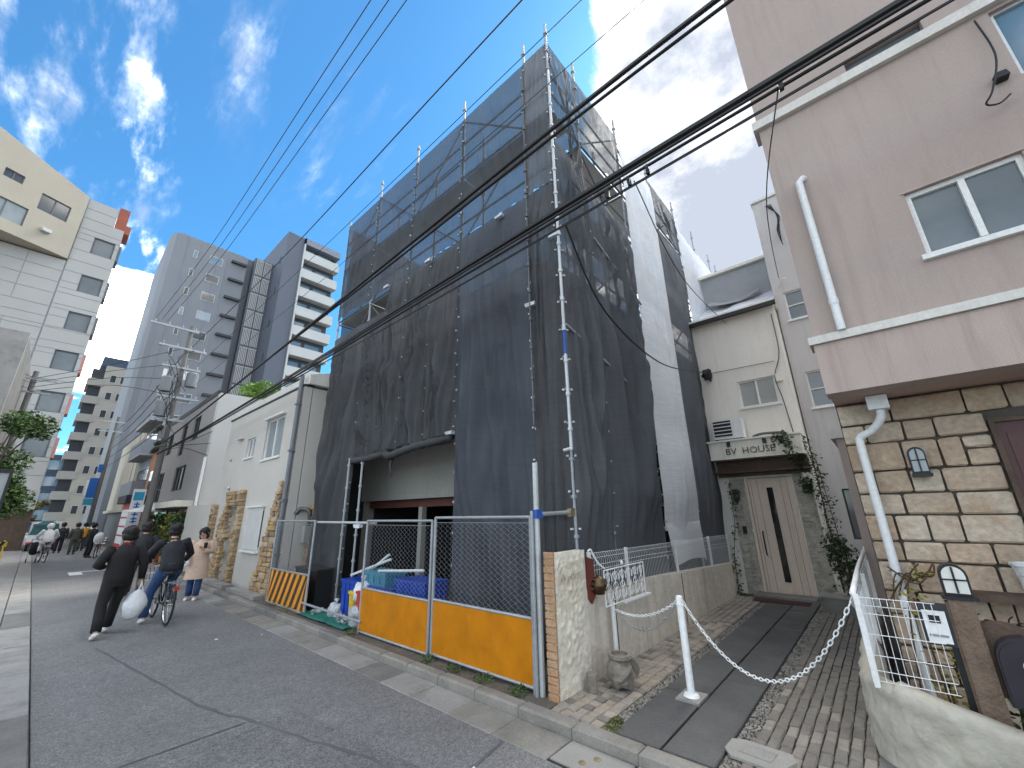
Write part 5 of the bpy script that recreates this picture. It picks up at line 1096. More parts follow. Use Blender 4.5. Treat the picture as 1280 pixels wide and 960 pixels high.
# ------------------------------------------------------------------ far mansion with stacked balconies
mn = thing('far_apartment_block', 'distant beige apartment block with stacked balconies along the street', 'apartment block', (4, 92, 0))
MY = 88.0; build(MB().box(2.6, MY, 0, 12, MY+14, 25.3), 'body', 'mansion', mn); build(MB().box(2.0, MY+1, 25.302, 6.5, MY+10, 27.0), 'roof_hut', 'far_blue', mn)
FM = Face((0, MY, 0), (1, 0, 0), (0, -1, 0))
for k in range(8):
    z = 22.0-k*2.85
    g = MB(); FM.box(g, 1.0, 2.9, z-.2, z+.95, .003, .12); FM.box(g, .95, 1.07, z-.2, z+.95, -6, .0); FM.box(g, 1.07, 2.6, z-.2, z-.05, -6, .0); build(g, 'balcony', 'mansion_band', mn)
    g = MB(); FM.box(g, 1.2, 2.62, z+.95, z+2.6, -.5, -.45); build(g, 'balcony_recess', 'tower_black', mn)
    for u in (3.3, 4.5): g = MB(); FM.box(g, u, u+.75, z+.6, z+1.9, .003, .06); wf = build(g, 'window', 'tower_light', mn); g = MB(); FM.box(g, u+.08, u+.67, z+.7, z+1.8, .061, .08); build(g, 'pane', 'glass_dark', wf)
fb = thing('dark_blue_block', 'low dark blue glazed building closing the far end of the street', 'building', (0, 110, 0)); build(MB().box(-4, 108, 0, 3, 118, 13), 'body', 'far_blue', fb)
for k in range(4): build(MB().box(-3.5, 107.9, 2+k*2.8, 2.4, 107.99, 3.6+k*2.8), 'window_band', 'glass_sky_tint', fb)
# ------------------------------------------------------------------ left: white tiled building with beige upper storeys
lw = thing('white_tiled_building', 'tall white panelled building with beige upper storeys and a red roof hut', 'building', (-4, 47, 0))
LY = 44.0; FL = Face((0, LY, 0), (1, 0, 0), (0, -1, 0)); XR = -.12
wn = []
for z in (6.2, 9.45, 12.65, 15.85, 19.1, 22.6): wn.append((-1.62, -.38, z-.05, z+1.45))
w = MB(); FL.wall(w, -2.62, XR, 3.0, 25.5, wn, .3); FL.box(w, -2.62, -.80, 25.502, 27.3, -.3, 0); build(w, 'front_strip', 'panel_joint', lw)
for (a, b, c, d) in wn: FL.window(lw, a, b, c, d, 'tower_dark', 'glass_frost_dark', 1, .12, .08)
wl_ = [(-7.5, -5.2, z-.05, z+1.45) for z in (6.2, 9.45, 12.65, 15.85)]
w = MB(); FL.wall(w, -12, -2.63, 3.0, 21.3, wl_, .3); build(w, 'front_wall', 'panel_joint', lw)
for (a, b, c, d) in wl_: FL.window(lw, a, b, c, d, 'tower_dark', 'glass_frost_dark', 2, .12, .08)
def panels(u0, u1, z0, z1, holes, rows, cols):
    '''facing panels, each its own piece, cut round the windows'''
    cz = sorted({z0, z1, *[h[2] for h in holes], *[h[3] for h in holes], *[z0+(z1-z0)*i/rows for i in range(1, rows)]}); zz = [cz[0]]
    for z in cz[1:]:
        if z-zz[-1] > .3 or z == z1 or any(abs(z-h[2]) < 1e-6 or abs(z-h[3]) < 1e-6 for h in holes): zz.append(z)
    for k in range(len(zz)-1):
        hs = [h for h in holes if h[2] < (zz[k]+zz[k+1])/2 < h[3]]; segs = []; a = u0
        for h in sorted(hs): segs.append((a, h[0])); a = h[1]
        segs.append((a, u1))
        for (a, b) in segs:
            n = max(1, round((b-a)/((u1-u0)/cols)))
            for i in range(n):
                g = MB(); FL.box(g, a+(b-a)*i/n+.02, a+(b-a)*(i+1)/n-.02, zz[k]+.02, zz[k+1]-.02, .002, .03); build(g, 'facing_panel', 'white_tile', lw)
panels(-2.60, XR, 3.9, 25.5, wn, 22, 1); panels(-2.60, -.80, 25.5, 27.3, [], 2, 1); panels(-10.2, -2.66, 3.9, 21.3, wl_, 18, 4)
build(MB().box(-12, LY+.31, 0, XR-.01, LY+9, 25.5), 'body', 'white_tile', lw)
for i in range(6): build(MB().box(XR-.005, LY+.02, (6.15, 9.4, 12.6, 15.8, 19.05, 22.55)[i], XR+.16, LY+1.6, (7.6, 10.9, 14.1, 17.3, 20.5, 24.0)[i]), 'side_band', 'pinkred' if i < 3 else 'tower_dark', lw)
build(MB().box(-.78, LY+.05, 25.502, -.12, LY+3, 27.6), 'roof_hut', 'redbrown', lw); build(MB().box(-.115, LY+.05, 25.3, .22, LY+2, 26.1), 'roof_hut_low', 'redbrown', lw)
# beige storeys stand at an angle on the lower block
AB = R(24); FBG = Face((-2.62, LY-.25, 0), (math.cos(AB), math.sin(AB), 0), (math.sin(AB), -math.cos(AB), 0))
bw = [(-2.45, -.75, 24.2, 25.6), (-7.0, -2.75, 22.3, 23.8), (-4.5, -3.5, 25.4, 26.1)]
w = MB(); FBG.wall(w, -11, 0, 21.4, 27.3, bw, .3); build(w, 'beige_wall', 'beige_tile', lw)
g = MB(); pts = [FBG.p(-11, 27.302, 0), FBG.p(0, 27.302, 0), FBG.p(-11, 30.3, 0)]; g.prism(pts, Vector(FBG.N)*-.3); build(g, 'beige_gable', 'beige_tile', lw)
for (a, b, c, d), n in zip(bw, (2, 4, 2)): FBG.window(lw, a, b, c, d, 'tower_dark', 'glass_frost' if n == 4 else 'glass_dark', n, .12, .06)
g = MB(); FBG.box(g, -11, -.02, 21.4, 27.2, -8, -.31); build(g, 'beige_body', 'beige_tile', lw)
g = MB(); FBG.box(g, -1.9, -1.4, 22.6, 22.85, .003, .35); build(g, 'vent_hood', 'tower_light', lw)
build(MB().box(-12, LY-.6, 0, XR, LY+8, 2.6), 'ground_floor', 'dark_wood', lw); build(MB().box(-12, LY-.9, 2.602, XR+.05, LY-.01, 3.9), 'sign_band', 'white_tile', lw)
# near left: concrete building edge, glazed sign, tree, barricade
nc = thing('concrete_building', 'grey concrete building edge with a dark window before the white building', 'building', (-3, 22, 0))
w = MB(); FK = Face((0, 22, 0), (1, 0, 0), (0, -1, 0)); FK.wall(w, -6, -1.52, 0, 8.4, [(-3.6, -2.15, 7.0, 7.9)], .3); build(w, 'wall', 'concrete', nc); FK.window(nc, -3.6, -2.15, 7.0, 7.9, 'tower_dark', 'glass_dark', 2, .1, .05); build(MB().box(-6, 22.31, 0, -1.53, 30, 8.35), 'body', 'concrete_dark', nc)
gs = thing('glazed_sign', 'white glazed sign case in a black frame at the left pavement', 'sign', (-1.2, 17, 0))
build(MB().box(-1.6, 17.0, .0, -.62, 17.12, 3.1), 'panel', 'glass_frost', gs); mb = MB()
for x in (-1.6, -1.1, -.66): mb.box(x, 16.96, 0, x+.06, 16.995, 3.12)
mb.box(-1.6, 16.955, 3.06, -.6, 16.958+.04, 3.16); build(mb, 'frame', 'black_metal', gs)
def tree(name, label, base, h, cr, n, leafm, lsz, seed, group=None, nb=11):
    t = thing(name, label, 'tree', base, group); b = Vector(base); rnd = random.Random(seed)
    mb = MB(); mb.tube([b, b+Vector((.05, 0, h*.4)), b+Vector((0, .08, h*.75))], [.09, .06, .03], 7); cs = []
    for k in range(nb):
        a = rnd.uniform(0, 6.28); z = h*rnd.uniform(.35, .95); r = cr*rnd.uniform(.3, .85); p = b+Vector((r*math.cos(a), r*math.sin(a), z+.25)); mb.tube([b+Vector((0, 0, z*.72)), (b+Vector((0, 0, z*.72))+p)/2+Vector((0, 0, .1)), p], [.03, .02, .008], 5); cs.append((p, cr*rnd.uniform(.28, .5)))
    build(mb, 'trunk', 'bark', t); lf = MB(); leaves(lf, cs, n, 0, lsz, seed); build(lf, 'crown', leafm, t)
tree('street_tree', 'leafy green tree in front of the white panelled building', (-1.15, 19.0, 0), 4.6, 1.15, 11000, 'leaf', .06, 71, None, 24)
tree('street_tree', 'thin tree with yellow leaves near the far end of the street', (-.3, 50, 0), 4.2, .9, 700, 'leaf_yellow', .1, 72)
br = thing('road_barrier', 'yellow and black folding barrier on the left pavement', 'barrier', (-1.0, 31.5, .02)); mb = MB()
for yv in (31.2, 31.6): mb.tube([(-1.45, yv, .02), (-1.4, 31.4, 1.0)], .025, 5); mb.tube([(-.6, yv, .02), (-.65, 31.4, 1.0)], .025, 5)
build(mb, 'legs', 'yellow_plastic', br); build(MB().box(-1.5, 31.33, .72, -.55, 31.37, .95), 'board', 'yellow_plastic', br)
for k in range(3): build(MB().prism([(-1.42+k*.3, 31.328, .72), (-1.30+k*.3, 31.328, .72), (-1.20+k*.3, 31.328, .95), (-1.32+k*.3, 31.328, .95)], (0, -.003, 0)), 'stripe', 'sign_black', br)
# ------------------------------------------------------------------ utility poles
up = thing('utility_pole', 'concrete utility pole with transformers, cross arms and many cables by the grey house', 'utility pole', (3.35, 24.6, 0))
PX_, PY_ = 3.30, 24.6
build(MB().tube([(PX_, PY_, 0), (PX_, PY_, 11.2)], [.15, .095], 12), 'pole', 'pole_concrete', up, auto=True)
for (z, x0, x1) in ((10.9, 1.7, 3.6), (9.9, 2.2, 4.1), (8.9, 2.5, 4.0), (7.4, 2.6, 4.2), (6.3, 2.7, 4.1)):
    a = build(MB().box(x0, PY_-.2, z-.05, x1, PY_-.12, z+.05), 'cross_arm', 'galv', up)
    for k in range(4):
        x = x0+.15+(x1-x0-.3)*k/3; build(MB().lathe((x, PY_-.16, z+.05), [(.02, 0), (.04, .04), (.025, .07), (.04, .10), (.02, .14)], 8), 'insulator', 'ceramic', a)
for (x, y, z) in ((2.85, 24.45, 7.6), (3.75, 24.5, 8.0), (2.9, 24.5, 6.4)): build(MB().lathe((x, y, z), [(.05, 0), (.24, .03), (.25, .7), (.2, .76), (.05, .8)], 12), 'transformer', 'transformer', up, auto=True)
mb = MB()
for k in range(9): mb.tube(spline([(PX_+rng.uniform(-.9, .3), PY_-.2, 9.9-.35*k), (PX_-.3, PY_-.35, 9.3-.4*k), (PX_+rng.uniform(-.2, .3), PY_-.22, 8.6-.42*k)], 4), .014, 4)
build(mb, 'jumper', 'cable', up); build(MB().box(3.0, 24.3, 5.4, 3.2, 24.45, 6.0), 'switch_box', 'transformer', up)
for k, z in enumerate((5.1, 4.75, 5.6)): build(MB().lathe((3.0-.1*k, 24.0-.6*k, z), [(.06, -.35), (.10, -.3), (.10, .3), (.06, .35)], 8, 'y'), 'splice_case', 'cable', up)
for k in range(8): build(MB().tube([(3.42, 24.4, 2.2+k*.9), (3.55, 24.35, 2.2+k*.9)], .012, 4), 'step_bolt', 'galv', up)
p2 = thing('utility_pole', 'distant utility pole with blue street advertising signs', 'utility pole', (3.3, 52, 0)); build(MB().tube([(3.3, 52, 0), (3.3, 52, 11)], [.18, .12], 10), 'pole', 'pole_concrete', p2)
for z in (10.5, 9.6): build(MB().box(2.2, 51.85, z-.05, 3.9, 51.93, z+.05), 'cross_arm', 'galv', p2)
build(MB().box(2.6, 51.9, 3.7, 3.15, 52.1, 5.4), 'blue_sign', 'sign_blue', p2); build(MB().box(2.55, 51.88, 3.1, 3.15, 52.1, 3.65), 'blue_sign', 'sign_cyan', p2); build(MB().box(2.9, 51.9, 5.9, 3.3, 52.1, 6.6), 'blue_sign', 'sign_blue', p2)
build(MB().box(2.45, 51.9, 3.9, 2.59, 52.1, 5.2), 'white_sign', 'sign_white', p2)
p3_ = thing('utility_pole', 'slim utility pole behind the left tree by the white building', 'utility pole', (-1.3, 27, 0)); build(MB().tube([(-1.3, 27, 0), (-1.3, 27, 8.2)], [.13, .09], 8), 'pole', 'pole_concrete', p3_); build(MB().box(-1.8, 26.9, 7.8, -.6, 26.97, 7.9), 'cross_arm', 'galv', p3_); build(MB().box(-1.7, 26.9, 7.2, -.7, 26.97, 7.28), 'cross_arm', 'galv', p3_)

# ------------------------------------------------------------------ overhead cables
def cable(pts, r, label, m='cable', group='overhead cables', n=8): return tag(build(MB().tube(spline(pts, n), r, 5), 'overhead_cable', m), label, 'cable', group)
for k in range(3):
    x = 2.05+.22*k; z = 10.95
    cable([(x, -14, z+.3), (x, -2, z-.02), (x, 8, z-.10), (x, 16, z-.05), (1.85+.22*k, 24.4, z+.15)], .009, 'thin black wire of the high trio above the street')
for k in range(2): cable([(3.3+.07*k, -14, 6.75), (3.3+.07*k, -4, 6.55-.05*k), (3.3+.05*k, 1, 6.52-.06*k), (3.3+.04*k, 6, 6.26-.05*k), (3.3, 13, 5.86), (3.2, 24.3, 5.15)], .030-.010*k, ('thickest black cable crossing in front of the upper scaffold', 'thinner black cable hanging just under the thickest upper one')[k])
for k, (dx, dz, r) in enumerate(((0, 0, .032), (.05, -.06, .016), (-.06, -.10, .015), (.04, -.17, .008), (-.03, -.24, .008), (.10, .05, .010))):
    x = 3.3+dx; cable([(x, -14, 5.4+dz), (x, -3, 5.28+dz), (x, 1, 5.24+dz*1.2), (x, 5, 5.14+dz*1.1), (x, 11, 4.97+dz*.6), (x-.05, 18, 4.78+dz*.3), (3.1, 24.2, 4.65+dz*.2)], r, 'thick main cable of the low bundle in front of the scaffold' if k == 0 else 'thin cable strung along the thick main cable of the low bundle')
for (yy, zz) in ((-.1, 5.10), (1.05, 5.02), (1.25, 5.0), (1.5, 5.0)): tag(build(MB().box(3.30, yy-.018, zz+.02, 3.34, yy+.018, zz+.12, .008), 'cable_clamp', 'black_metal'), 'small black clamp hanging on the low cable bundle', 'clamp', 'clamps on the cable bundle')
cable([(3.5, -14, 10.2), (3.5, -3, 9.98), (3.5, 5, 9.88), (3.5, 13, 9.75), (3.45, 24.4, 10.05)], .013, 'single black wire running level with the scaffold top', group=None)
cable([(3.9, -14, 9.9), (3.9, 0, 9.45), (3.9, 10, 9.30), (3.8, 24.4, 9.1)], .007, 'thin wire skimming the scaffold pole tops', group=None)
cable([(3.9, -14, 8.6), (3.9, 0, 8.34), (3.9, 10, 8.1), (3.8, 24.4, 8.0)], .006, 'thin wire across the upper netting below the pole tops', group=None)
cable([(3.32, 2.05, 5.0), (4.4, 2.2, 4.35), (6.5, 2.35, 4.25), (9.0, 2.5, 4.75), (10.6, 2.62, 5.15)], .012, 'service cable drooping from the bundle to the entrance house', group=None)
cable([(3.3, -.1, 5.2), (6, .35, 5.9), (11.0, .75, 7.3)], .007, 'thin service wire from the bundle to the grey house', group=None)
cable([(3.32, 1.2, 5.05), (6, 1.6, 5.3), (10.6, 2.0, 6.3)], .006, 'thin service wire from the bundle to the entrance house roof', group=None)
for k in range(5): cable([(3.2, 24.7, 9.6-.9*k), (3.2, 38, 9.0-.75*k), (3.2, 52, 9.4-.8*k)], .02, 'sagging wire between the two utility poles', group='wires to the far pole')
for k in range(4): cable([(3.1, 24.5, 9.9-.8*k), (1.0, 25.5, 8.8-.35*k), (-1.3, 26.9, 7.85-.2*k)], .012, 'wire from the near utility pole across to the left pole', group='wires across the street')
for k in range(3): cable([(3.1, 24.3, 5.3-.3*k), (3.6, 22.5, 5.0-.1*k), (4.2, 20.4, 5.3-.5*k)], .014, 'short wire from the near utility pole to the grey house', group='wires to the grey house')
for k in range(3): cable([(-1.3, 26.9, 7.85-.25*k), (-3, 20, 7.4-.3*k), (-8, 6, 7.5)], .011, 'wire running left from the slim pole', group='wires to the left')
tag(build(MB().blob((10.6, 2.66, 5.1), .10, .13, .16, 9, 6, .6, 4), 'cable_coil', 'cable'), 'tangled black cable coil fixed at the corner of the entrance house', 'cable coil')
# insulator clutter on the pink house, top right
wi = thing('wall_bracket', 'black wall bracket with looped cable high on the pink house', 'bracket', (4.9, -1.5, 5.3)); mb = MB()
mb.tube(spline([(4.88, -1.62, 6.2), (4.84, -1.62, 5.7), (4.78, -1.50, 5.32), (4.80, -1.44, 5.22), (4.84, -1.52, 5.2), (4.86, -1.6, 5.26)], 6), .008, 5); mb.box(4.84, -1.64, 5.45, 4.919, -1.57, 5.52, .006); build(mb, 'arm', 'black_metal', wi)

# ------------------------------------------------------------------ people
def skin_mesh(name, joints, edges, root=0, sub=1):
    me = bpy.data.meshes.new(name); me.from_pydata([Vector(j[0]) for j in joints], edges, []); o = bpy.data.objects.new(name, me); COL.objects.link(o)
    m = o.modifiers.new('s', 'SKIN'); m.use_smooth_shade = True
    if not me.skin_vertices: bpy.context.view_layer.objects.active = o
    sv = me.skin_vertices[0].data
    for i, j in enumerate(joints):
        r = j[1]; sv[i].radius = (r, r) if isinstance(r, (int, float)) else r; sv[i].use_root = (i == root)
    s2 = o.modifiers.new('u', 'SUBSURF'); s2.levels = sub; s2.render_levels = sub
    dg = bpy.context.evaluated_depsgraph_get(); nm = bpy.data.meshes.new_from_object(o.evaluated_get(dg)); bpy.data.objects.remove(o); nm.name = name
    for p in nm.polygons: p.use_smooth = True
    return nm
def rotz(v, a): return Vector((v[0]*math.cos(a)-v[1]*math.sin(a), v[0]*math.sin(a)+v[1]*math.cos(a), v[2]))
def person(label, loc, ang, J, top, legs, shoes='shoe_white', hair='short', h=1.68, coat_len=None, topm2=None, hood=False):
    """J: joints in a local frame, x right, y forward (metres, for h=1.68), z up"""
    P = thing('person', label, 'person', loc); k = h/1.68
    def T(v): return rotz(Vector(v)*k, ang)
    def put(nm, name, m, parent=P): return link_obj(name, nm, m, parent, ORG[P.name])
    hd = Vector(J['head']); nk = Vector(J['neck']); ch_ = Vector(J['chest']); pv = Vector(J['pelvis']); wa = (ch_*.45+pv*.55)
    pts = [(T(pv), .125*k), (T(wa), .115*k), (T(ch_), .125*k), (T(nk), .055*k), (T(hd-Vector((0, 0, .07))), .072*k), (T(hd+Vector((0, .01, .04))), .092*k), (T(hd+Vector((0, -.005, .10))), .06*k)]
    ed = [(0, 1), (1, 2), (2, 3), (3, 4), (4, 5), (5, 6)]
    for s in 'lr':
        i = len(pts); sh, el, wr, hn = [Vector(J[q+s]) for q in ('sh', 'el', 'wr', 'hn')]
        pts += [(T(sh), .058*k), (T(el), .042*k), (T(wr), .030*k), (T(hn), .034*k)]; ed += [(2, i), (i, i+1), (i+1, i+2), (i+2, i+3)]
        f = Vector(hn)-Vector(wr); f = f.normalized() if f.length > 0 else Vector((0, 0, -1)); side = Vector((1, 0, 0)) if abs(f.x) < .8 else Vector((0, 1, 0)); n3 = len(pts)
        for q, (o_, L) in enumerate(((-.024, .055), (-.009, .068), (.007, .064), (.022, .05))):
            b = len(pts); pts += [(T(hn+side*o_+f*.035), .0095*k), (T(hn+side*o_*1.1+f*(.035+L*.6)+Vector((0, .012, 0))), .008*k), (T(hn+side*o_+f*(.03+L)+Vector((0, .026, 0))), .007*k)]; ed += [(i+3, b), (b, b+1), (b+1, b+2)]
        b = len(pts); pts += [(T(hn+side*(.035 if s == 'l' else -.035)+f*.01), .011*k), (T(hn+side*(.045 if s == 'l' else -.045)+f*.05), .009*k)]; ed += [(i+3, b), (b, b+1)]
        i = len(pts); hp_, kn, an, to = [Vector(J[q+s]) for q in ('hp', 'kn', 'an', 'to')]
        pts += [(T(hp_), .085*k), (T(kn), .055*k), (T(an), .038*k), (T(to), .03*k)]; ed += [(0, i), (i, i+1), (i+1, i+2), (i+2, i+3)]
    body = put(skin_mesh('body', pts, ed), 'body', 'skin')
    # face: nose, eyes, mouth, ears (front is +y local)
    fm = MB(); fm.blob(T(hd+Vector((0, .098, .015))), .014*k, .02*k, .022*k, 6, 4)
    for s in (-1, 1): fm.blob(T(hd+Vector((s*.092, .0, .02))), .012*k, .02*k, .03*k, 6, 4)
    me = fm.mesh('features'); put(me, 'nose_and_ears', 'skin', body)
    fe = MB()
    for s in (-1, 1): fe.blob(T(hd+Vector((s*.034, .088, .035))), .013*k, .008*k, .008*k, 6, 4)
    put(fe.mesh('eyes'), 'eyes', 'hair', body); fl = MB(); fl.blob(T(hd+Vector((0, .088, -.035))), .024*k, .008*k, .007*k, 6, 4); put(fl.mesh('mouth'), 'mouth', 'cloth_maroon', body)
    # jacket: lofted torso plus sleeves; trousers: lofted legs
    def loft(mb, rings, n=16, seed=0, fold=.012):
        base = len(mb.v)
        for (c, rx, ry) in rings:
            for i in range(n):
                t = 2*math.pi*i/n; q = Vector((rx*math.cos(t), ry*math.sin(t), 0)); q *= 1+fold*8*noise.noise(Vector((math.cos(t)*2, math.sin(t)*2, c.z*7+seed)))
                mb.v.append(tuple(T(c+q)))
        for j in range(len(rings)-1):
            for i in range(n): i2 = (i+1) % n; mb.f.append((base+j*n+i, base+j*n+i2, base+(j+1)*n+i2, base+(j+1)*n+i))
        mb.f.append(tuple(base+(len(rings)-1)*n+i for i in range(n)))
    hip = (Vector(J['hpl'])+Vector(J['hpr']))/2; mb = MB(); Z3 = Vector((0, 0, 1))
    low = [(hip-Z3*.02, .195, .155)] if not coat_len else [(hip-Z3*(coat_len-.05)+Vector((0, .03, 0)), .25, .21), (hip-Z3*coat_len*.5+Vector((0, .02, 0)), .235, .20), (hip, .215, .18)]
    loft(mb, low+[(pv+Z3*.03, .19, .15), (wa, .182, .145), (wa.lerp(ch_, .5), .192, .152), (ch_+Z3*.03, .205, .155), (ch_.lerp(nk, .55), .175, .125), (nk-Z3*.035, .095, .085), (nk+Z3*.01, .07, .068)], 18, ang)
    for s in 'lr':
        sh, el, wr = [Vector(J[q+s]) for q in ('sh', 'el', 'wr')]; inn = sh.lerp(ch_, .35)
        mb.tube([T(q) for q in (inn, sh, sh.lerp(el, .5), el, el.lerp(wr, .5), wr)], [.075*k, .088*k, .075*k, .066*k, .058*k, .046*k], 10)
    put(mb.mesh('jacket', smooth=True), 'jacket', top, body)
    if topm2: put((lambda mb: mb.mesh('collar'))(MB().tube([T(nk-Vector((0, 0, .02))), T(nk+Vector((0, .0, .03)))], [.082*k, .066*k], 12)), 'collar', topm2, body)
    mb = MB(); loft(mb, [(hip-Z3*.10, .150, .125), (hip, .178, .145), (pv+Z3*.06, .165, .135)], 16, 3)
    for s in 'lr':
        hp_, kn, an = [Vector(J[q+s]) for q in ('hp', 'kn', 'an')]
        mb.tube([T(q) for q in (hp_+Z3*.05, hp_-(hp_-kn)*.12, hp_.lerp(kn, .55), kn, kn.lerp(an, .5), kn.lerp(an, .95))], [.085*k, .108*k, .092*k, .078*k, .074*k, .070*k], 10)
    put(mb.mesh('trousers', smooth=True), 'trousers', legs, body)
    for s in 'lr':
        an, to = Vector(J['an'+s]), Vector(J['to'+s]); q = [(T(an+(an-to).normalized()*.055+Vector((0, 0, -.028))), .042*k), (T((an+to)/2+Vector((0, 0, -.02))), .045*k), (T(to+(to-an).normalized()*.03), .036*k)]
        put(skin_mesh('shoe', q, [(0, 1), (1, 2)], 0, 2), 'shoe', shoes, body)
    hm_ = MB()
    if hood: hm_.blob(T(hd+Vector((0, -.02, .03))), .125*k, .13*k, .145*k, 12, 9, .1, 2); put(hm_.mesh('hood', smooth=True), 'hood', top, body)
    else:
        hm_.blob(T(hd+Vector((0, -.024, .052))), .116*k, .118*k, .118*k, 16, 12, .28, 3)
        if hair == 'long': hm_.blob(T(hd+Vector((0, -.055, -.04))), .108*k, .075*k, .15*k, 12, 9, .15, 5)
        else: hm_.blob(T(hd+Vector((0, -.045, -.01))), .108*k, .085*k, .095*k, 12, 8, .2, 5)
        put(hm_.mesh('hair', smooth=True), 'hair', 'hair', body)
    return P
def pose(**k):
    J = dict(head=(0, .03, 1.56), neck=(0, 0, 1.42), chest=(0, 0, 1.22), pelvis=(0, 0, .92), shl=(-.19, 0, 1.34), shr=(.19, 0, 1.34), ell=(-.25, -.02, 1.07), elr=(.25, -.02, 1.07), wrl=(-.25, .06, .83), wrr=(.25, .06, .83), hnl=(-.25, .08, .77), hnr=(.25, .08, .77),
             hpl=(-.09, 0, .86), hpr=(.09, 0, .86), knl=(-.10, .03, .48), knr=(.10, .03, .48), anl=(-.10, -.02, .085), anr=(.10, -.02, .085), tol=(-.11, .12, .035), tor=(.11, .12, .035))
    J.update(k); return J
# the walker with the white bag: back to us, weight on the rear left foot
person('person in black jacket and trousers walking away with a white plastic bag', (1.20, 10.15, 0), R(4),
       pose(head=(.02, .05, 1.56), neck=(.01, .01, 1.42), chest=(0, 0, 1.22), pelvis=(-.01, -.02, .92), ell=(-.31, -.05, 1.10), wrl=(-.20, .18, 1.06), hnl=(-.16, .23, 1.08), elr=(.29, -.04, 1.08), wrr=(.31, .02, .84), hnr=(.32, .03, .78),
            knl=(-.13, -.02, .49), anl=(-.15, -.22, .11), tol=(-.16, -.10, .035), knr=(.07, .18, .50), anr=(.05, .26, .10), tor=(.05, .40, .05)), 'cloth_black', 'cloth_black', 'shoe_white', 'short', 1.70, topm2='cloth_maroon')
bgm = thing('shopping_bag', 'full white plastic carrier bag hanging from the walking person', 'bag', (1.5, 10.15, .2)); mb = MB()
mb.blob((1.50, 10.17, .44), .17, .12, .24, 14, 11, .30, 6); mb.v = [(x+(1.53-x)*max(0, (z-.45))*1.5, y, z) for x, y, z in mb.v]; build(mb, 'sack', 'bag_white', bgm, smooth=True)
mb = MB().tube(spline([(1.49, 10.15, .62), (1.525, 10.16, .74), (1.53, 10.17, .80), (1.54, 10.18, .74), (1.58, 10.18, .62)], 4), .012, 5); build(mb, 'handles', 'bag_white', bgm)
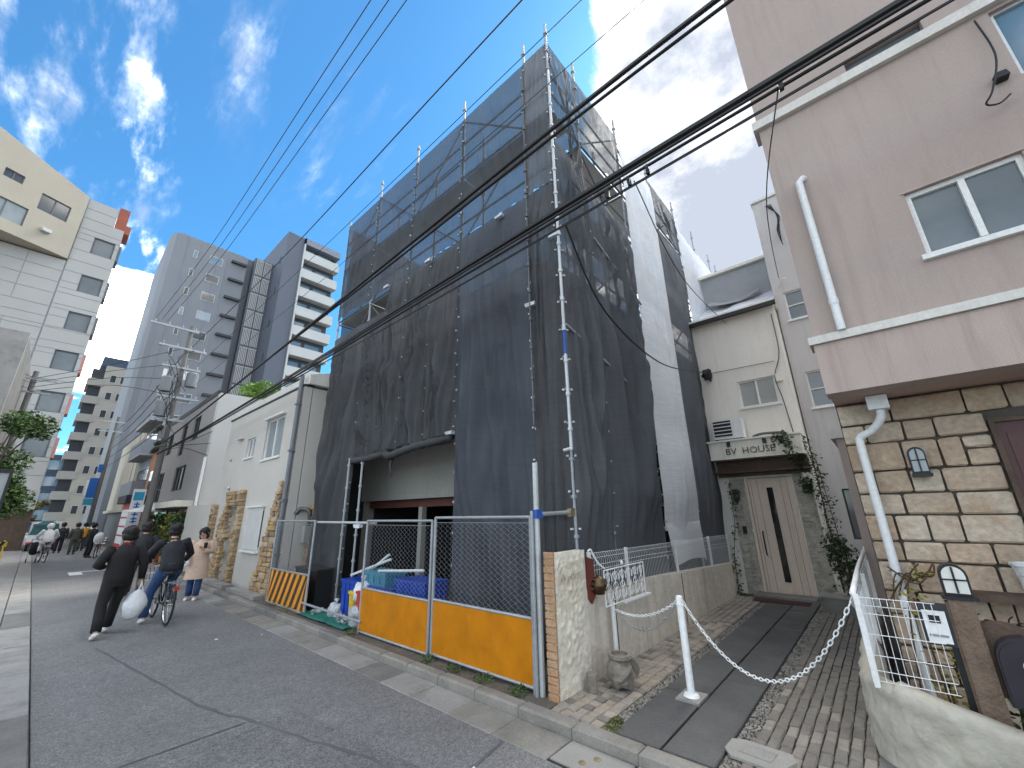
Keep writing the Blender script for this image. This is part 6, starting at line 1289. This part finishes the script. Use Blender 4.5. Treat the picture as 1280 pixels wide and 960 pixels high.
# bicycles
def bicycle(label, loc, ang, lean=0, frame='black_metal', seat_child=False):
    b = thing('bicycle', label, 'bicycle', loc); rr = .32
    def T(x, y, z): return rotz(Vector((x+z*lean, y, z)), ang)+Vector(loc)
    for name, yv in (('wheel', -.52), ('wheel', .55)):
        w_ = MB(); w_.tube([T(0, yv+rr*math.cos(t*math.pi/14), .335+rr*math.sin(t*math.pi/14)) for t in range(29)], .018, 6, False); wo = build(w_, name, 'rubber', b)
        r_ = MB(); r_.tube([T(0, yv+.29*math.cos(t*math.pi/14), .335+.29*math.sin(t*math.pi/14)) for t in range(29)], .010, 4, False); build(r_, 'rim', 'chrome', wo)
        s_ = MB()
        for k in range(16): a = k*math.pi/8; s_.tube([T(.012*(-1)**k, yv, .335), T(0, yv+.29*math.cos(a), .335+.29*math.sin(a))], .0022, 3, False)
        s_.tube([T(-.05, yv, .335), T(.05, yv, .335)], .022, 6); build(s_, 'spokes', 'chrome', wo)
        f_ = MB(); f_.tube([T(0, yv+.355*math.cos(t), .335+.355*math.sin(t)) for t in [.3+k*.28 for k in range(10)]], .02, 5, False); build(f_, 'mudguard', 'black_metal', b)
    f = MB()
    for a, c in (((0, 0, .33), (0, -.16, .82)), ((0, 0, .33), (0, .42, .60)), ((0, -.10, .66), (0, .40, .66)), ((0, .38, .92), (0, .46, .55)), ((.05, .46, .58), (.05, .55, .335)), ((-.05, .46, .58), (-.05, .55, .335)), ((.04, 0, .33), (.05, -.52, .335)), ((-.04, 0, .33), (-.05, -.52, .335)), ((.03, -.12, .70), (.05, -.52, .335)), ((-.03, -.12, .70), (-.05, -.52, .335))): f.tube([T(*a), T(*c)], .015, 6)
    build(f, 'frame', frame, b, auto=True)
    build(MB().tube(spline([T(-.28, .15, .98), T(-.25, .30, 1.02), T(-.08, .37, 1.0), T(.08, .37, 1.0), T(.25, .30, 1.02), T(.28, .15, .98)], 4), .014, 6), 'handlebar', 'chrome', b)
    s = MB(); s.blob(T(0, -.20, .86), .11, .14, .045, 10, 6); build(s, 'saddle', 'saddle', b, smooth=True)
    c = MB()
    for x in (-.07, 0, .07): c.tube([T(x, -.75, .72), T(x, -.25, .70)], .007, 4)
    for q in (-.75, -.5, -.25): c.tube([T(-.08, q, .715), T(.08, q, .715)], .007, 4)
    for x in (-.08, .08): c.tube([T(x, -.6, .71), T(x*.7, -.52, .34)], .007, 4)
    build(c, 'rear_rack', 'chrome', b); build(MB().box(*[min(p, q) for p, q in zip(T(-.03, -.82, .60), T(.03, -.79, .66))], *[max(p, q)+.005 for p, q in zip(T(-.03, -.82, .60), T(.03, -.79, .66))]), 'rear_reflector', 'car_red_lamp', b)
    k = MB()
    for (x0, x1, y0, y1, z0, z1) in ((-.18, .18, .55, .85, .66, .92),):
        for i in range(7):
            x = x0+(x1-x0)*i/6; k.tube([T(x*.85, y0, z0), T(x, y0, z1)], .005, 3, False); k.tube([T(x*.85, y1, z0), T(x, y1, z1)], .005, 3, False)
        for z in (z0, (z0+z1)/2, z1): k.tube([T(x0, y0, z), T(x1, y0, z), T(x1, y1, z), T(x0, y1, z), T(x0, y0, z)], .006, 4, False)
    build(k, 'basket', 'chrome', b)
    pd_ = MB(); pd_.tube([T(-.10, 0, .33), T(.10, 0, .33)], .02, 6); pd_.tube([T(.10, 0, .33), T(.11, .12, .22)], .012, 5); pd_.tube([T(-.10, 0, .33), T(-.11, -.12, .44)], .012, 5); pd_.box(*[min(p, q) for p, q in zip(T(.11, .08, .2), T(.20, .16, .22))], *[max(p, q) for p, q in zip(T(.11, .08, .2), T(.20, .16, .22))]); build(pd_, 'cranks', 'chrome', b)
    if seat_child:
        m = MB(); p = T(0, -.5, .95); m.blob(tuple(p), .2, .22, .3, 10, 7, .15, 3); build(m, 'child_seat', 'cloth_white', b, smooth=True)
    return b
ride = lambda: pose(head=(0, .13, 1.60), neck=(0, .06, 1.47), chest=(0, .0, 1.27), pelvis=(0, -.17, .97), shl=(-.20, .04, 1.40), shr=(.20, .04, 1.40), ell=(-.34, .16, 1.16), elr=(.34, .16, 1.16), wrl=(-.28, .24, 1.03), wrr=(.28, .24, 1.03), hnl=(-.265, .20, 1.01), hnr=(.265, .20, 1.01),
                    hpl=(-.10, -.13, .92), hpr=(.10, -.13, .92), knl=(-.13, .22, .82), knr=(.12, .18, .68), anl=(-.17, .02, .50), anr=(.15, .05, .34), tol=(-.17, .12, .45), tor=(.15, .16, .27))
bicycle('black city bicycle with wire basket under the person in a puffy jacket', (1.98, 10.75, 0), R(2))
rp = ride(); rp.update(anl=(-.24, -.02, .09), tol=(-.25, .09, .04), knl=(-.20, .08, .50))
person('person in dark puffy jacket and blue jeans sitting on the black bicycle', (1.98, 10.75, 0), R(2), rp, 'cloth_black2', 'denim_light', 'shoe_white', 'short', 1.68)
# second dark walker ahead
person('person in a dark navy jacket walking ahead between the walker and the cyclist', (2.05, 14.6, 0), R(-3), pose(knl=(-.10, .10, .49), anl=(-.10, .18, .09), tol=(-.11, .31, .05), knr=(.1, -.01, .49), anr=(.1, -.2, .11), tor=(.1, -.08, .035)), 'cloth_black2', 'cloth_olive', 'shoe_dark', 'short', 1.74)
# woman in a beige coat
person('person in a long beige coat and jeans standing with a phone and face mask', (2.92, 12.8, 0), R(150), pose(ell=(-.25, .02, 1.10), wrl=(-.12, .22, 1.16), hnl=(-.09, .25, 1.20), elr=(.27, -.02, 1.08), wrr=(.22, .18, .98), hnr=(.19, .22, .97), head=(0, .06, 1.55), knl=(-.09, .06, .48), anl=(-.08, .08, .085), tol=(-.1, .21, .035)), 'coat_beige', 'denim', 'shoe_white', 'long', 1.60, .42)
tag(build(MB().box(2.89, 12.53, 1.15, 2.96, 12.54, 1.28), 'phone', 'black_metal'), 'dark phone held by the person in the beige coat', 'phone')
hbag = thing('hand_bag', 'small white handbag hanging at the arm of the person in beige coat', 'bag', (2.66, 12.7, .75)); build(MB().blob((2.66, 12.70, .86), .05, .10, .11, 10, 7, .1, 2), 'pouch', 'cloth_white', hbag, smooth=True); build(MB().tube(spline([(2.66, 12.62, .93), (2.67, 12.70, 1.08), (2.66, 12.78, .93)], 4), .007, 5), 'strap', 'cloth_white', hbag)
# far people
bicycle('bicycle ridden by the person in the white hooded coat', (.68, 30.1, 0), R(8)); person('person in white hooded coat riding a bicycle away', (.68, 30.1, 0), R(8), ride(), 'cloth_white', 'cloth_white', 'shoe_dark', 'short', 1.66, hood=True)
stl = thing('pushchair', 'dark pushchair beside the person in the white hooded coat', 'pushchair', (.35, 30.4, 0))
for (x, y) in ((.2, 30.1), (.5, 30.1), (.2, 30.7), (.5, 30.7)): build(MB().lathe((x, y, .1), [(.03, -.02), (.1, -.015), (.1, .015), (.03, .02)], 10, 'x'), 'wheel', 'rubber', stl)
mb = MB()
for x in (.2, .5): mb.tube([(x, 30.1, .1), (x, 30.55, .65), (x, 29.85, 1.05)], .015, 5); mb.tube([(x, 30.7, .1), (x, 30.2, .7)], .015, 5)
mb.tube([(.2, 29.85, 1.05), (.5, 29.85, 1.05)], .015, 5); build(mb, 'frame', 'galv', stl); mb = MB(); mb.blob((.35, 30.45, .62), .2, .26, .3, 10, 7, .15, 4); build(mb, 'seat', 'cloth_black', stl, smooth=True)
bicycle('bicycle with a white child seat standing before the red shop stand', (2.55, 30.9, 0), R(-10), seat_child=True); person('person in dark jacket holding the bicycle with the child seat', (2.25, 31.4, 0), R(-60), pose(), 'cloth_black', 'cloth_black', 'shoe_dark', 'short', 1.66)
person('person in olive clothes standing on the road near the red shop', (1.85, 35.2, 0), R(10), pose(), 'cloth_olive', 'cloth_olive', 'shoe_dark', 'short', 1.68)
person('person in a bright yellow top far down the street', (2.35, 38.5, 0), R(20), pose(), 'cloth_yellow', 'cloth_olive', 'shoe_dark', 'short', 1.66)
person('person in a dark jacket walking near the parked truck', (1.35, 37.5, 0), R(0), pose(), 'cloth_black2', 'cloth_black', 'shoe_dark', 'short', 1.7)
person('person in pale shirt beside the shop far down the street', (2.9, 42, 0), R(170), pose(), 'cloth_white', 'denim', 'shoe_dark', 'short', 1.66)
# ------------------------------------------------------------------ parked light truck with sheeted load
tk = thing('light_truck', 'small white truck with a green sheeted load and red tail lamps', 'truck', (.75, 43, 0)); TX, TYY = .72, 41.5
build(MB().box(TX-.72, TYY, .55, TX+.72, TYY+2.1, .66), 'bed', 'car_white', tk)
for (x0, x1, y0, y1) in ((-.72, -.68, 0, 2.1), (.68, .72, 0, 2.1), (-.68, .68, 0, .04)): build(MB().box(TX+x0, TYY+y0, .662, TX+x1, TYY+y1, .98), 'side_board', 'car_white', tk)
build(MB().prism([(TX-.70, TYY+2.12, .45), (TX-.70, TYY+3.3, .45), (TX-.70, TYY+3.32, 1.0), (TX-.70, TYY+2.95, 1.78), (TX-.70, TYY+2.14, 1.80)], (1.40, 0, 0)), 'cab', 'car_white', tk); build(MB().box(TX-.6, TYY+2.10, 1.15, TX+.6, TYY+2.119, 1.65), 'rear_window', 'glass_dark', tk)
for x in (-.60, .60):
    for y in (.5, 2.7): wh = build(MB().lathe((TX+x, TYY+y, .27), [(.1, -.07), (.26, -.065), (.27, 0), (.26, .065), (.1, .07)], 14, 'x'), 'wheel', 'rubber', tk)
    build(MB().box(TX+x-.1, TYY-.03, .45, TX+x+.1, TYY+.01, .56), 'tail_lamp', 'car_red_lamp', tk)
build(MB().box(TX-.17, TYY-.02, .38, TX+.17, TYY-.005, .53), 'number_plate', 'plate', tk); build(MB().box(TX-.65, TYY+.1, .34, TX+.65, TYY+3.2, .545), 'chassis', 'dark_paint', tk)
mb = MB(); mb.grid(lambda u, v: (TX-.66+1.32*u, TYY+.06+2.0*v, .99+.85*(math.sin(math.pi*min(1, max(0, u)))**.35)*(.75+.25*math.sin(math.pi*v))+.08*noise.noise(Vector((u*4, v*5, 1)))), 16, 18); build(mb, 'load_sheet', 'canvas_green', tk, smooth=True)
build(MB().quad((TX-.66, TYY+.07, .99), (TX+.66, TYY+.07, .99), (TX+.5, TYY+.07, 1.62), (TX-.5, TYY+.07, 1.62)), 'load_end', 'canvas_green', tk)
